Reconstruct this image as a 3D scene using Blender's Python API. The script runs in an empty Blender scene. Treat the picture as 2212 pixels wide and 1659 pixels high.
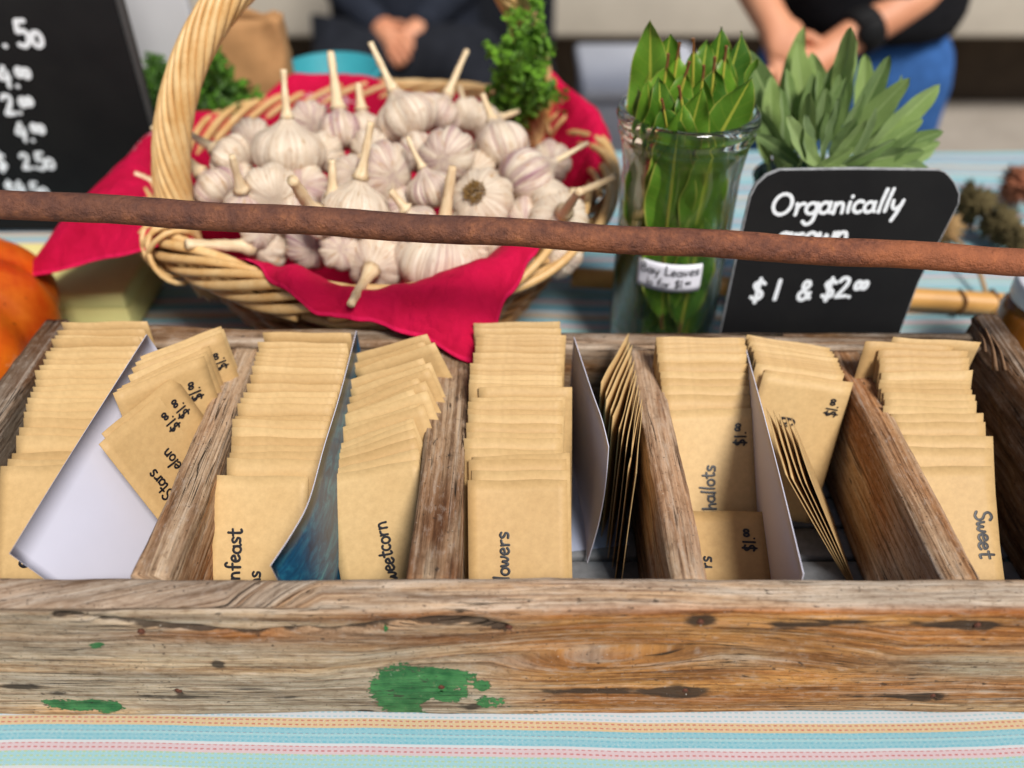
import bpy, bmesh, math, random
import numpy as np
from mathutils import Vector, Matrix, Quaternion, noise as mnoise

sc = bpy.context.scene
COL = sc.collection
R = math.radians

# ------------------------------------------------------------------ camera
PITCH = R(38.8)
CAM = Vector((0.0, 0.0, 0.471))
FPX = 1831.0            # focal length on a 2212 px wide picture
cd = bpy.data.cameras.new("camera")
cam = bpy.data.objects.new("camera", cd)
COL.objects.link(cam)
cam.location = CAM
cam.rotation_euler = (math.pi / 2 - PITCH, 0, 0)
cd.sensor_width = 36.0
cd.lens = FPX / 2212.0 * 36.0
cd.clip_start = 0.02
cd.clip_end = 200
cd.dof.use_dof = True
cd.dof.focus_distance = 0.518
cd.dof.aperture_fstop = 3.1
cd.dof.aperture_blades = 0
sc.camera = cam

# ------------------------------------------------------------------ light
world = bpy.data.worlds.new("World")
sc.world = world
world.use_nodes = True
wn = world.node_tree.nodes
wl = world.node_tree.links
SUN_EL, SUN_AZ = R(53), R(152)      # azimuth: compass direction the light comes from, from +y clockwise
sky = wn.new("ShaderNodeTexSky")
sky.sky_type = 'NISHITA'
sky.sun_disc = False
sky.sun_elevation = SUN_EL
sky.sun_rotation = SUN_AZ
sky.air_density = 1.0
sky.dust_density = 3.0
sky.ozone_density = 0.6
wn["Background"].inputs[1].default_value = 0.062
wl.new(sky.outputs[0], wn["Background"].inputs[0])
sl = bpy.data.lights.new("sun", 'SUN')
sl.energy = 3.9
sl.angle = R(17)
sl.color = (1.0, 0.96, 0.90)
sun = bpy.data.objects.new("sun", sl)
COL.objects.link(sun)
sd = Vector((math.sin(SUN_AZ) * math.cos(SUN_EL), math.cos(SUN_AZ) * math.cos(SUN_EL), math.sin(SUN_EL)))
sun.rotation_euler = (-sd).to_track_quat('-Z', 'Y').to_euler()

sc.view_settings.view_transform = 'Standard'
sc.view_settings.look = 'None'
sc.view_settings.gamma = 1.0
sc.view_settings.exposure = 0.03
sc.view_settings.use_curve_mapping = False
sc.render.engine = 'CYCLES'
sc.cycles.use_denoising = True
sc.cycles.max_bounces = 12
sc.cycles.transmission_bounces = 10
sc.cycles.transparent_max_bounces = 12
sc.cycles.caustics_reflective = False
sc.cycles.caustics_refractive = True
sc.cycles.sample_clamp_indirect = 6.0

# ------------------------------------------------------------------ helpers
rnd = random.Random(7)

def ray(u, v):
    dx = (u - 1106.0) / FPX
    dy = (829.5 - v) / FPX
    c, s = math.cos(PITCH), math.sin(PITCH)
    return Vector((dx, c + dy * s, -s + dy * c))

def at(u, v, y=None, z=None):
    d = ray(u, v)
    t = (y - CAM.y) / d.y if y is not None else (z - CAM.z) / d.z
    return CAM + d * t

def proj(p):
    q = Vector(p) - CAM
    c, s = math.cos(PITCH), math.sin(PITCH)
    dep = q.y * c - q.z * s
    up = q.y * s + q.z * c
    return 1106 + FPX * q.x / dep, 829.5 - FPX * up / dep, dep

def tag(o, label=None, cat=None, group=None, kind=None):
    if label: o["label"] = label
    if cat: o["category"] = cat
    if group: o["group"] = group
    if kind: o["kind"] = kind
    return o

def link(o, parent=None):
    COL.objects.link(o)
    if parent is not None:
        o.parent = parent
    return o

def empty(name, loc=(0, 0, 0)):
    o = bpy.data.objects.new(name, None)
    o.location = loc
    o.empty_display_size = 0.01
    return link(o)

def mesh_obj(name, verts, faces, m=None, parent=None, smooth=True):
    me = bpy.data.meshes.new(name)
    me.from_pydata([tuple(v) for v in verts], [], faces)
    if smooth:
        me.polygons.foreach_set("use_smooth", [True] * len(me.polygons))
    me.update()
    o = bpy.data.objects.new(name, me)
    if m is not None:
        me.materials.append(m)
    link(o, parent)
    return o

def to_local(o, parent):
    """parts are modelled in world space: give them their thing's origin"""
    o.parent = parent
    o.matrix_parent_inverse = Matrix.Translation(parent.location).inverted()
    return o

class MB:
    def __init__(self):
        self.v, self.f = [], []
    def add(self, verts, faces):
        b = len(self.v)
        self.v += [tuple(p) for p in verts]
        self.f += [tuple(i + b for i in f) for f in faces]
        return self
    def build(self, name, m, parent=None, smooth=True):
        return mesh_obj(name, self.v, self.f, m, parent, smooth)

def catmull(pts, n=6, closed=False):
    P = [Vector(p) for p in pts]
    out = []
    N = len(P)
    segs = N if closed else N - 1
    for i in range(segs):
        if closed:
            p0, p1, p2, p3 = P[i - 1], P[i], P[(i + 1) % N], P[(i + 2) % N]
        else:
            p0, p1, p2, p3 = P[max(i - 1, 0)], P[i], P[i + 1], P[min(i + 2, N - 1)]
        for k in range(n):
            t = k / n
            out.append(0.5 * ((2 * p1) + (p2 - p0) * t + (2 * p0 - 5 * p1 + 4 * p2 - p3) * t * t + (3 * p1 - p0 - 3 * p2 + p3) * t ** 3))
    if not closed:
        out.append(P[-1].copy())
    return out

def tube(path, rad, n=8, closed=False, cap=True, squash=1.0):
    """verts, faces of a tube along path (parallel transport); rad number or list"""
    P = [Vector(p) for p in path]
    N = len(P)
    if not hasattr(rad, '__len__'):
        rad = [rad] * N
    T = []
    for i in range(N):
        if closed:
            d = P[(i + 1) % N] - P[i - 1]
        else:
            d = P[min(i + 1, N - 1)] - P[max(i - 1, 0)]
        T.append(d.normalized() if d.length > 1e-9 else Vector((0, 0, 1)))
    up = Vector((0, 0, 1)) if abs(T[0].z) < 0.9 else Vector((1, 0, 0))
    nrm = (up - T[0] * up.dot(T[0])).normalized()
    vs, fs = [], []
    for i in range(N):
        nrm = (nrm - T[i] * nrm.dot(T[i]))
        nrm = nrm.normalized() if nrm.length > 1e-9 else T[i].orthogonal().normalized()
        b = T[i].cross(nrm)
        for k in range(n):
            a = 2 * math.pi * k / n
            vs.append(P[i] + (nrm * math.cos(a) + b * math.sin(a) * squash) * rad[i])
    for i in range(N if closed else N - 1):
        j = (i + 1) % N
        for k in range(n):
            l = (k + 1) % n
            fs.append((i * n + k, i * n + l, j * n + l, j * n + k))
    if cap and not closed:
        fs.append(tuple(range(n - 1, -1, -1)))
        fs.append(tuple((N - 1) * n + k for k in range(n)))
    return vs, fs

def lathe(prof, n=48, close_bottom=True, close_top=False):
    vs, fs = [], []
    for r, z in prof:
        for k in range(n):
            a = 2 * math.pi * k / n
            vs.append((r * math.cos(a), r * math.sin(a), z))
    for i in range(len(prof) - 1):
        for k in range(n):
            l = (k + 1) % n
            fs.append((i * n + k, i * n + l, (i + 1) * n + l, (i + 1) * n + k))
    if close_bottom:
        fs.append(tuple(range(n - 1, -1, -1)))
    if close_top:
        fs.append(tuple((len(prof) - 1) * n + k for k in range(n)))
    return vs, fs

def grid_faces(nu, nv, wrap_u=False):
    fs = []
    for i in range(nu if wrap_u else nu - 1):
        for j in range(nv - 1):
            a = i * nv + j
            b = ((i + 1) % nu) * nv + j
            fs.append((a, b, b + 1, a + 1))
    return fs

def fb(x, y, z=0.0, oct=4):
    return mnoise.fractal(Vector((x, y, z)), 0.9, 2.0, oct)

# numpy value noise
_rs = np.random.RandomState(11)
_LAT = _rs.rand(256, 256)
def vn(x, y, seed=0):
    x = np.asarray(x, float) + seed * 17.31
    y = np.asarray(y, float) + seed * 7.77
    xi = np.floor(x).astype(int); yi = np.floor(y).astype(int)
    fx = x - xi; fy = y - yi
    fx = fx * fx * (3 - 2 * fx); fy = fy * fy * (3 - 2 * fy)
    L = lambda a, b: _LAT[a & 255, b & 255]
    return (L(xi, yi) * (1 - fx) * (1 - fy) + L(xi + 1, yi) * fx * (1 - fy) + L(xi, yi + 1) * (1 - fx) * fy + L(xi + 1, yi + 1) * fx * fy)
def vfbm(x, y, seed=0, oct=4):
    s, a, t = 0, 0.5, 0
    for o in range(oct):
        s = s + a * vn(np.asarray(x) * 2 ** o, np.asarray(y) * 2 ** o, seed + o)
        t += a; a *= 0.5
    return s / t

# ------------------------------------------------------------------ materials
class NT:
    def __init__(self, name):
        self.m = bpy.data.materials.new(name)
        self.m.use_nodes = True
        self.n = self.m.node_tree.nodes
        self.l = self.m.node_tree.links
        self.b = self.n["Principled BSDF"]
        self.out = self.n["Material Output"]
    def node(self, t, **kw):
        n = self.n.new(t)
        for k, v in kw.items():
            if isinstance(v, (int, float, str, bool)) and hasattr(n, k):
                setattr(n, k, v)
        return n
    def put(self, a, b):
        self.l.new(a, b)
    def val(self, x, sock):
        if isinstance(x, (int, float)):
            sock.default_value = x
        elif isinstance(x, (tuple, list)):
            if len(x) == 3 and len(sock.default_value) == 4:
                x = (*x, 1)
            sock.default_value = x
        else:
            self.l.new(x, sock)
    def math(self, op, a, b=0.0, c=None, clamp=False):
        n = self.n.new("ShaderNodeMath"); n.operation = op; n.use_clamp = clamp
        self.val(a, n.inputs[0]); self.val(b, n.inputs[1])
        if c is not None: self.val(c, n.inputs[2])
        return n.outputs[0]
    def mix(self, f, a, b, mode='MIX'):
        n = self.n.new("ShaderNodeMix"); n.data_type = 'RGBA'; n.blend_type = mode
        self.val(f, n.inputs[0]); self.val(a, n.inputs[6]); self.val(b, n.inputs[7])
        return n.outputs[2]
    def mapr(self, v, a, b, c=0.0, d=1.0, smooth=False):
        n = self.n.new("ShaderNodeMapRange"); n.clamp = True
        if smooth: n.interpolation_type = 'SMOOTHSTEP'
        self.val(v, n.inputs[0])
        for i, x in enumerate((a, b, c, d)): self.val(x, n.inputs[i + 1])
        return n.outputs[0]
    def noise(self, vec, scale, detail=4, rough=0.55, dist=0.0):
        n = self.n.new("ShaderNodeTexNoise")
        if vec is not None: self.put(vec, n.inputs["Vector"])
        n.inputs["Scale"].default_value = scale
        n.inputs["Detail"].default_value = detail
        n.inputs["Roughness"].default_value = rough
        n.inputs["Distortion"].default_value = dist
        return n.outputs[0]
    def mapping(self, vec, scale=(1, 1, 1), rot=(0, 0, 0), loc=(0, 0, 0)):
        n = self.n.new("ShaderNodeMapping")
        self.put(vec, n.inputs[0])
        n.inputs[1].default_value = loc; n.inputs[2].default_value = rot; n.inputs[3].default_value = scale
        return n.outputs[0]
    def coord(self, which="Object"):
        return self.n.new("ShaderNodeTexCoord").outputs[which]
    def attr(self, name, out="Vector"):
        n = self.n.new("ShaderNodeAttribute"); n.attribute_name = name
        return n.outputs[out]
    def rand(self):
        return self.n.new("ShaderNodeObjectInfo").outputs["Random"]
    def ramp(self, f, stops, interp='LINEAR'):
        n = self.n.new("ShaderNodeValToRGB")
        cr = n.color_ramp; cr.interpolation = interp
        while len(cr.elements) > 1: cr.elements.remove(cr.elements[0])
        cr.elements[0].position = stops[0][0]; cr.elements[0].color = (*stops[0][1], 1)
        for p, c in stops[1:]:
            e = cr.elements.new(p); e.color = (*c, 1)
        self.val(f, n.inputs[0])
        return n.outputs[0]
    def bump(self, h, strength=0.3, dist=0.001):
        n = self.n.new("ShaderNodeBump")
        n.inputs["Strength"].default_value = strength
        n.inputs["Distance"].default_value = dist
        self.put(h, n.inputs["Height"])
        self.put(n.outputs[0], self.b.inputs["Normal"])
        return n
    def done(self, color=None, rough=0.6, spec=0.4):
        if color is not None: self.val(color, self.b.inputs["Base Color"])
        self.val(rough, self.b.inputs["Roughness"])
        self.b.inputs["Specular IOR Level"].default_value = spec
        return self.m

def sr(r, g, b):
    f = lambda c: ((c / 255 + 0.055) / 1.055) ** 2.4 if c / 255 > 0.04045 else c / 255 / 12.92
    return (f(r), f(g), f(b))

M = {}

def mat_wood():
    t = NT("weathered_wood")
    g = t.attr("grain")                       # (along, warped across, seed)
    tone = t.attr("tone", "Color")
    dark = t.attr("dark", "Fac")
    paint = t.attr("paint", "Fac")
    fine = t.noise(t.mapping(g, (22, 620, 1)), 1.0, 6, 0.7)
    med = t.noise(t.mapping(g, (9, 260, 1)), 1.0, 5, 0.6, 0.3)
    big = t.noise(t.mapping(g, (5, 70, 1)), 1.0, 4, 0.55)
    blot = t.noise(t.mapping(g, (70, 130, 1)), 1.0, 5, 0.65)
    c = t.mix(t.mapr(fine, 0.3, 0.7), t.mix(1.0, tone, (0.60, 0.55, 0.50), 'MULTIPLY'), t.mix(1.0, tone, (1.28, 1.27, 1.25), 'MULTIPLY'))
    c = t.mix(t.mapr(med, 0.50, 0.66, 0, 0.85), c, t.mix(1.0, c, (0.40, 0.31, 0.25), 'MULTIPLY'))
    c = t.mix(t.mapr(med, 0.46, 0.30, 0, 0.7), c, t.mix(0.6, c, (0.66, 0.58, 0.49)))
    c = t.mix(t.mapr(big, 0.5, 0.66, 0, 0.7), c, t.mix(1.0, c, (0.95, 0.68, 0.42), 'MULTIPLY'))
    c = t.mix(t.mapr(blot, 0.6, 0.72, 0, 0.55), c, t.mix(1.0, c, (0.42, 0.36, 0.31), 'MULTIPLY'))
    mot = t.noise(t.mapping(g, (130, 330, 1)), 1.0, 4, 0.7)
    c = t.mix(t.mapr(mot, 0.52, 0.66, 0, 0.6), c, t.mix(1.0, c, (0.55, 0.47, 0.40), 'MULTIPLY'))
    c = t.mix(t.mapr(mot, 0.47, 0.32, 0, 0.45), c, t.mix(0.55, c, (0.62, 0.55, 0.47)))
    # dark checks along the grain
    crack = t.noise(t.mapping(g, (4.2, 190, 3)), 1.0, 3, 0.6, 0.4)
    cm = t.math('MULTIPLY', t.mapr(t.math('ABSOLUTE', t.math('SUBTRACT', crack, 0.5)), 0.0, 0.012, 1, 0), t.mapr(t.noise(t.mapping(g, (11, 40, 9)), 1.0, 2), 0.5, 0.60, 0, 1.0))
    c = t.mix(cm, c, (0.025, 0.017, 0.012))
    # stains with their own shape
    dm = t.math('ADD', dark, t.math('MULTIPLY', t.math('SUBTRACT', t.math('ADD', t.math('MULTIPLY', med, 0.6), t.math('MULTIPLY', blot, 0.9)), 0.75), 1.5))
    dm = t.mapr(dm, 0.38, 0.85, 0, 0.88, True)
    c = t.mix(dm, c, (0.030, 0.021, 0.015))
    # flaking green paint
    pn = t.math('ADD', paint, t.math('MULTIPLY', t.math('SUBTRACT', t.math('ADD', t.math('MULTIPLY', t.noise(t.coord(), 130, 6, 0.75), 0.75), t.math('MULTIPLY', t.noise(t.mapping(t.coord(), (0.4, 1, 1)), 420, 4, 0.7), 0.35)), 0.55), 2.4))
    pm = t.mapr(pn, 0.49, 0.53)
    grn = t.mix(t.mapr(t.noise(t.coord(), 90, 4, 0.6), 0.35, 0.65), (0.022, 0.125, 0.034), (0.07, 0.24, 0.075))
    grn = t.mix(t.mapr(t.noise(t.coord(), 330, 4, 0.7), 0.62, 0.72, 0, 0.8), grn, (0.28, 0.25, 0.14))
    c = t.mix(pm, c, grn)
    # flecks
    sp = t.noise(t.coord(), 620, 2, 0.5)
    c = t.mix(t.mapr(sp, 0.66, 0.72, 0, 0.75), c, (0.035, 0.025, 0.018))
    sp3 = t.noise(t.mapping(g, (150, 300, 7)), 1.0, 3, 0.5)
    c = t.mix(t.mapr(sp3, 0.68, 0.73, 0, 0.8), c, (0.04, 0.027, 0.02))
    sp2 = t.noise(t.mapping(t.coord(), loc=(3, 1, 2)), 520, 2, 0.5)
    c = t.mix(t.mapr(sp2, 0.72, 0.78, 0, 0.5), c, (0.7, 0.66, 0.58))
    h = t.math('ADD', t.math('MULTIPLY', fine, 0.5), t.math('ADD', t.math('MULTIPLY', med, -0.7), t.math('MULTIPLY', cm, -1.2)))
    h = t.math('ADD', h, t.math('MULTIPLY', pm, 0.35))
    t.bump(h, 1.0, 0.0022)
    return t.done(c, t.mix(pm, (0.78,) * 3, (0.5,) * 3), 0.25)
M['wood'] = mat_wood()

def mat_kraft():
    t = NT("kraft_paper")
    o = t.coord()
    r = t.rand()
    f1 = t.noise(t.mapping(o, (1, 1, 1)), 210, 5, 0.7)
    f2 = t.noise(t.mapping(o, (1, 4, 1)), 650, 3, 0.6)
    f3 = t.noise(o, 28, 3, 0.5)
    c = t.mix(r, sr(207, 176, 126), sr(193, 159, 109))
    c = t.mix(t.mapr(f1, 0.3, 0.7), t.mix(1.0, c, (0.9, 0.88, 0.85), 'MULTIPLY'), t.mix(1.0, c, (1.06, 1.06, 1.05), 'MULTIPLY'))
    c = t.mix(t.mapr(f2, 0.62, 0.75, 0, 0.3), c, t.mix(1.0, c, (0.6, 0.5, 0.4), 'MULTIPLY'))
    c = t.mix(t.mapr(f3, 0.4, 0.7, 0, 0.5), c, t.mix(1.0, c, (0.93, 0.89, 0.82), 'MULTIPLY'))
    t.bump(t.math('ADD', f1, t.math('MULTIPLY', f3, 1.5)), 0.12, 0.0006)
    return t.done(c, 0.55, 0.3)
M['kraft'] = mat_kraft()

def mat_plain(name, col, rough=0.6, spec=0.4, nscale=60, var=0.12, bump=0.0):
    t = NT(name)
    n = t.noise(t.coord(), nscale, 4, 0.6)
    c = t.mix(t.mapr(n, 0.3, 0.7), tuple(x * (1 - var) for x in col), tuple(min(1, x * (1 + var)) for x in col))
    if bump:
        t.bump(n, bump, 0.001)
    return t.done(c, rough, spec)
M['card'] = mat_plain("white_card", sr(212, 212, 228), 0.55, 0.3, 40, 0.015)
M['ink'] = mat_plain("marker_ink", (0.008, 0.008, 0.012), 0.45, 0.4, 300, 0.3)
M['chalk'] = mat_plain("white_chalk_marker", (0.80, 0.84, 0.88), 0.7, 0.2, 700, 0.1)
M['nail'] = mat_plain("rusty_nail", (0.10, 0.035, 0.02), 0.8, 0.3, 900, 0.5, 0.5)
M['label'] = mat_plain("paper_label", sr(236, 236, 246), 0.5, 0.3, 80, 0.02)
M['tin'] = mat_plain("grey_floor_slat", (0.2, 0.21, 0.225), 0.6, 0.3, 90, 0.25, 0.3)

def mat_bluecard():
    t = NT("blue_printed_card")
    o = t.coord()
    n = t.noise(t.mapping(o, (1, 1, 2.5)), 45, 6, 0.7, 0.8)
    n2 = t.noise(t.mapping(o, (1, 2.5, 1), rot=(0.7, 0, 0)), 160, 4, 0.7)
    c = t.ramp(t.mapr(n, 0.3, 0.72), [(0, (0.006, 0.03, 0.075)), (0.45, (0.012, 0.085, 0.17)), (0.75, (0.025, 0.18, 0.27)), (1, (0.09, 0.33, 0.36))])
    c = t.mix(t.mapr(n2, 0.64, 0.75, 0, 0.5), c, (0.10, 0.38, 0.36))
    return t.done(c, 0.35, 0.5)
M['bluecard'] = mat_bluecard()

def mat_wicker(name, a, b):
    t = NT(name)
    o = t.coord()
    n = t.noise(o, 70, 4, 0.6)
    n2 = t.noise(o, 340, 4, 0.7)
    r = t.rand()
    c = t.mix(t.mapr(n, 0.3, 0.7), a, b)
    c = t.mix(t.math('MULTIPLY', r, 0.45), c, t.mix(1.0, c, (0.75, 0.62, 0.48), 'MULTIPLY'))
    c = t.mix(t.mapr(n2, 0.63, 0.74, 0, 0.75), c, (0.10, 0.05, 0.02))
    t.bump(n2, 0.35, 0.0008)
    return t.done(c, 0.42, 0.45)
M['wicker'] = mat_wicker("straw_wicker", sr(212, 168, 106), sr(232, 200, 146))
M['wicker_dark'] = mat_wicker("brown_wicker", sr(158, 104, 58), sr(196, 145, 88))

def mat_red():
    t = NT("red_bandana")
    o = t.coord()
    uv = t.attr("cloth")
    wv = t.n.new("ShaderNodeTexWave"); wv.wave_type = 'BANDS'
    t.put(t.mapping(uv, (1, 1, 1)), wv.inputs[0]); wv.inputs["Scale"].default_value = 330
    wv2 = t.n.new("ShaderNodeTexWave"); wv2.wave_type = 'BANDS'; wv2.bands_direction = 'Y'
    t.put(uv, wv2.inputs[0]); wv2.inputs["Scale"].default_value = 330
    h = t.math('ADD', wv.outputs[1], wv2.outputs[1])
    n = t.noise(o, 22, 4, 0.6)
    c = t.mix(t.mapr(n, 0.3, 0.7), sr(196, 4, 58), sr(228, 14, 78))
    hem = t.attr("hem", "Fac")
    c = t.mix(t.mapr(hem, 0.5, 0.6, 0, 0.8), c, sr(245, 30, 95))
    # printed white scrolls
    pr = t.attr("print", "Fac")
    vo = t.n.new("ShaderNodeTexVoronoi"); vo.feature = 'DISTANCE_TO_EDGE'
    t.put(uv, vo.inputs["Vector"]); vo.inputs["Scale"].default_value = 75
    pm = t.math('MULTIPLY', t.mapr(vo.outputs[0], 0.04, 0.075, 1, 0), t.mapr(t.math('ADD', pr, t.math('MULTIPLY', t.noise(uv, 40, 2), 0.6)), 0.78, 0.84))
    c = t.mix(t.math('MULTIPLY', pm, 0.8), c, (0.8, 0.62, 0.68))
    cr = t.math('ABSOLUTE', t.math('SUBTRACT', t.noise(t.mapping(uv, (1, 1, 1)), 26, 3, 0.5, 0.6), 0.5))
    t.bump(t.math('ADD', t.math('MULTIPLY', h, 0.06), t.math('ADD', t.math('MULTIPLY', cr, 3.0), t.noise(o, 90, 3))), 0.8, 0.0032)
    t.done(c, 0.72, 0.2)
    t.b.inputs["Sheen Weight"].default_value = 0.0
    tr = t.n.new("ShaderNodeBsdfTranslucent"); t.put(c, tr.inputs[0])
    ms = t.n.new("ShaderNodeMixShader"); ms.inputs[0].default_value = 0.18
    t.put(t.b.outputs[0], ms.inputs[1]); t.put(tr.outputs[0], ms.inputs[2]); t.put(ms.outputs[0], t.out.inputs[0])
    return t.m
M['red'] = mat_red()

def mat_garlic():
    t = NT("garlic_skin")
    g = t.attr("skin")          # (angle, height, side)
    r = t.rand()
    off = t.n.new("ShaderNodeCombineXYZ"); t.put(t.math('MULTIPLY', r, 37.0), off.inputs[2])
    va = t.n.new("ShaderNodeVectorMath"); t.put(g, va.inputs[0]); t.put(off.outputs[0], va.inputs[1])
    g2 = va.outputs[0]
    st = t.noise(t.mapping(g2, (5, 0.5, 5)), 2.2, 5, 0.65)
    st2 = t.noise(t.mapping(g2, (1.0, 0.5, 1.0)), 0.9, 3, 0.5)
    fl = t.noise(t.mapping(g2, (2, 2.5, 1)), 2.2, 5, 0.7)
    base = t.mix(t.mapr(st, 0.35, 0.68), sr(234, 222, 204), sr(196, 172, 142))
    pur = t.math('MULTIPLY', t.mapr(st, 0.44, 0.60, 0.1, 1.0), t.mapr(st2, 0.36, 0.60))
    pur = t.math('MULTIPLY', pur, t.mapr(r, 0.25, 0.95, 0.12, 1.15))
    c = t.mix(t.math('MULTIPLY', pur, 0.92), base, sr(150, 96, 122))
    c = t.mix(t.mapr(fl, 0.55, 0.68, 0, 0.85), c, sr(184, 146, 104))
    c = t.mix(t.mapr(t.noise(t.mapping(g2, (9, 0.35, 9)), 3.0, 3, 0.6), 0.60, 0.68, 0, 0.5), c, sr(150, 120, 96))
    sp = t.noise(t.coord(), 420, 3, 0.6)
    c = t.mix(t.mapr(sp, 0.69, 0.76, 0, 0.6), c, sr(120, 85, 60))
    t.bump(t.math('ADD', st, t.math('MULTIPLY', fl, 1.2)), 0.6, 0.0016)
    t.done(c, 0.42, 0.4)
    t.b.inputs["Subsurface Weight"].default_value = 0.12
    t.b.inputs["Subsurface Radius"].default_value = (0.006, 0.004, 0.003)
    return t.m
M['garlic'] = mat_garlic()

def mat_stem():
    t = NT("dry_garlic_stem")
    o = t.coord()
    n = t.noise(t.mapping(o, (1, 1, 0.12)), 420, 4, 0.65)
    n2 = t.noise(o, 45, 3, 0.6)
    r = t.rand()
    c = t.mix(t.mapr(n, 0.3, 0.7), sr(206, 176, 132), sr(246, 230, 198))
    c = t.mix(t.mapr(n2, 0.55, 0.7, 0, 0.6), c, sr(180, 138, 92))
    c = t.mix(t.math('MULTIPLY', r, 0.3), c, sr(200, 160, 110))
    t.bump(n, 0.5, 0.0008)
    return t.done(c, 0.6, 0.3)
M['stem'] = mat_stem()
M['root'] = mat_plain("garlic_roots", sr(150, 118, 72), 0.9, 0.1, 500, 0.5, 0.6)

def mat_rust():
    t = NT("rusty_steel")
    o = t.coord()
    a = t.noise(o, 75, 6, 0.7)
    b = t.noise(o, 260, 5, 0.7)
    d = t.noise(t.mapping(o, (0.25, 1, 1)), 22, 3, 0.5)
    c = t.ramp(t.mapr(a, 0.28, 0.74), [(0, sr(70, 44, 38)), (0.4, sr(104, 66, 50)), (0.7, sr(128, 82, 58)), (1, sr(160, 108, 68))])
    c = t.mix(t.mapr(b, 0.55, 0.72, 0, 0.6), c, sr(70, 40, 34))
    c = t.mix(t.mapr(b, 0.42, 0.28, 0, 0.3), c, sr(170, 112, 76))
    c = t.mix(t.mapr(d, 0.5, 0.66, 0, 0.55), c, sr(76, 50, 44))
    c = t.mix(t.mapr(d, 0.46, 0.36, 0, 0.4), c, sr(162, 104, 66))
    sx = t.n.new("ShaderNodeSeparateXYZ"); t.put(o, sx.inputs[0])
    c = t.mix(t.math('MULTIPLY', t.mapr(sx.outputs[0], -0.05, 0.3), 0.55), c, t.mix(1.0, c, (1.25, 0.95, 0.82), 'MULTIPLY'))
    t.bump(t.math('ADD', a, t.math('MULTIPLY', b, 0.9)), 1.0, 0.0026)
    c = t.mix(1.0, c, (1.22, 1.18, 1.14), 'MULTIPLY')
    return t.done(c, 0.62, 0.4)
M['rust'] = mat_rust()

def mat_glass():
    t = NT("clear_glass")
    t.b.inputs["Transmission Weight"].default_value = 1.0
    t.b.inputs["IOR"].default_value = 1.46
    t.b.inputs["Base Color"].default_value = (0.97, 1.0, 0.985, 1)
    n = t.noise(t.mapping(t.coord(), (1, 1, 0.4)), 35, 2, 0.5)
    t.bump(n, 0.06, 0.002)
    t.b.inputs["Roughness"].default_value = 0.015
    lw = t.n.new("ShaderNodeLayerWeight"); lw.inputs[0].default_value = 0.35
    rim = t.attr("rim", "Fac")
    f = t.math('MAXIMUM', t.mapr(lw.outputs["Facing"], 0.05, 0.75, 0.05, 0.95), rim)
    tr = t.n.new("ShaderNodeBsdfTransparent"); tr.inputs[0].default_value = (0.96, 0.985, 0.97, 1)
    gl = t.n.new("ShaderNodeBsdfGlossy"); gl.inputs["Roughness"].default_value = 0.03
    thin = t.n.new("ShaderNodeMixShader"); thin.inputs[0].default_value = 0.045
    t.put(tr.outputs[0], thin.inputs[1]); t.put(gl.outputs[0], thin.inputs[2])
    ms = t.n.new("ShaderNodeMixShader"); t.put(f, ms.inputs[0])
    t.put(thin.outputs[0], ms.inputs[1]); t.put(t.b.outputs[0], ms.inputs[2]); t.put(ms.outputs[0], t.out.inputs[0])
    return t.m
M['glass'] = mat_glass()

def mat_leaf(name, dk, lt, vein, fuzzy=False):
    t = NT(name)
    g = t.attr("leaf")          # (across -1..1, along 0..1, 0)
    sx = t.n.new("ShaderNodeSeparateXYZ"); t.put(g, sx.inputs[0])
    ax = t.math('ABSOLUTE', sx.outputs[0])
    o = t.coord(); r = t.rand()
    n = t.noise(o, 120, 4, 0.6)
    base = t.mix(t.math('ADD', t.math('MULTIPLY', t.math('POWER', r, 1.6), 0.85), t.math('MULTIPLY', t.math('SUBTRACT', n, 0.3), 0.6)), dk, lt)
    # side veins
    sv = t.math('SUBTRACT', t.math('MULTIPLY', sx.outputs[1], 11.0), t.math('MULTIPLY', ax, 1.3))
    fr = t.math('ABSOLUTE', t.math('SUBTRACT', t.math('FRACT', sv), 0.5))
    vm = t.mapr(fr, 0.0, 0.07, 0.14, 0)
    c = t.mix(vm, base, vein)
    if not fuzzy:
        c = t.mix(t.mapr(ax, 0.05, 0.085, 1, 0), c, vein)
        c = t.mix(t.mapr(ax, 0.93, 0.99, 0, 0.75), c, sr(196, 190, 90))
        t.bump(t.math('ADD', t.math('MULTIPLY', vm, 1.0), t.math('MULTIPLY', n, 0.4)), 0.35, 0.0008)
        t.done(c, 0.38, 0.45)
    else:
        c = t.mix(t.mapr(ax, 0.02, 0.10, 0.7, 0), c, vein)
        peb = t.n.new("ShaderNodeTexVoronoi"); t.put(o, peb.inputs["Vector"]); peb.inputs["Scale"].default_value = 620
        c = t.mix(t.mapr(peb.outputs[0], 0.25, 0.6, 0, 0.35), c, vein)
        t.bump(t.math('MULTIPLY', peb.outputs[0], -1.0), 0.55, 0.0012)
        t.done(c, 0.85, 0.15)
        t.b.inputs["Sheen Weight"].default_value = 0.25
        t.b.inputs["Sheen Tint"].default_value = (0.8, 0.95, 0.75, 1)
    tr = t.n.new("ShaderNodeBsdfTranslucent"); t.put(c, tr.inputs[0])
    ms = t.n.new("ShaderNodeMixShader"); ms.inputs[0].default_value = 0.22
    t.put(t.b.outputs[0], ms.inputs[1]); t.put(tr.outputs[0], ms.inputs[2]); t.put(ms.outputs[0], t.out.inputs[0])
    return t.m
M['bay'] = mat_leaf("bay_leaf_green", sr(48, 92, 26), sr(116, 162, 46), sr(180, 188, 72))
M['sage'] = mat_leaf("sage_leaf_green", sr(70, 106, 46), sr(158, 186, 100), sr(184, 206, 140), True)
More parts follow.
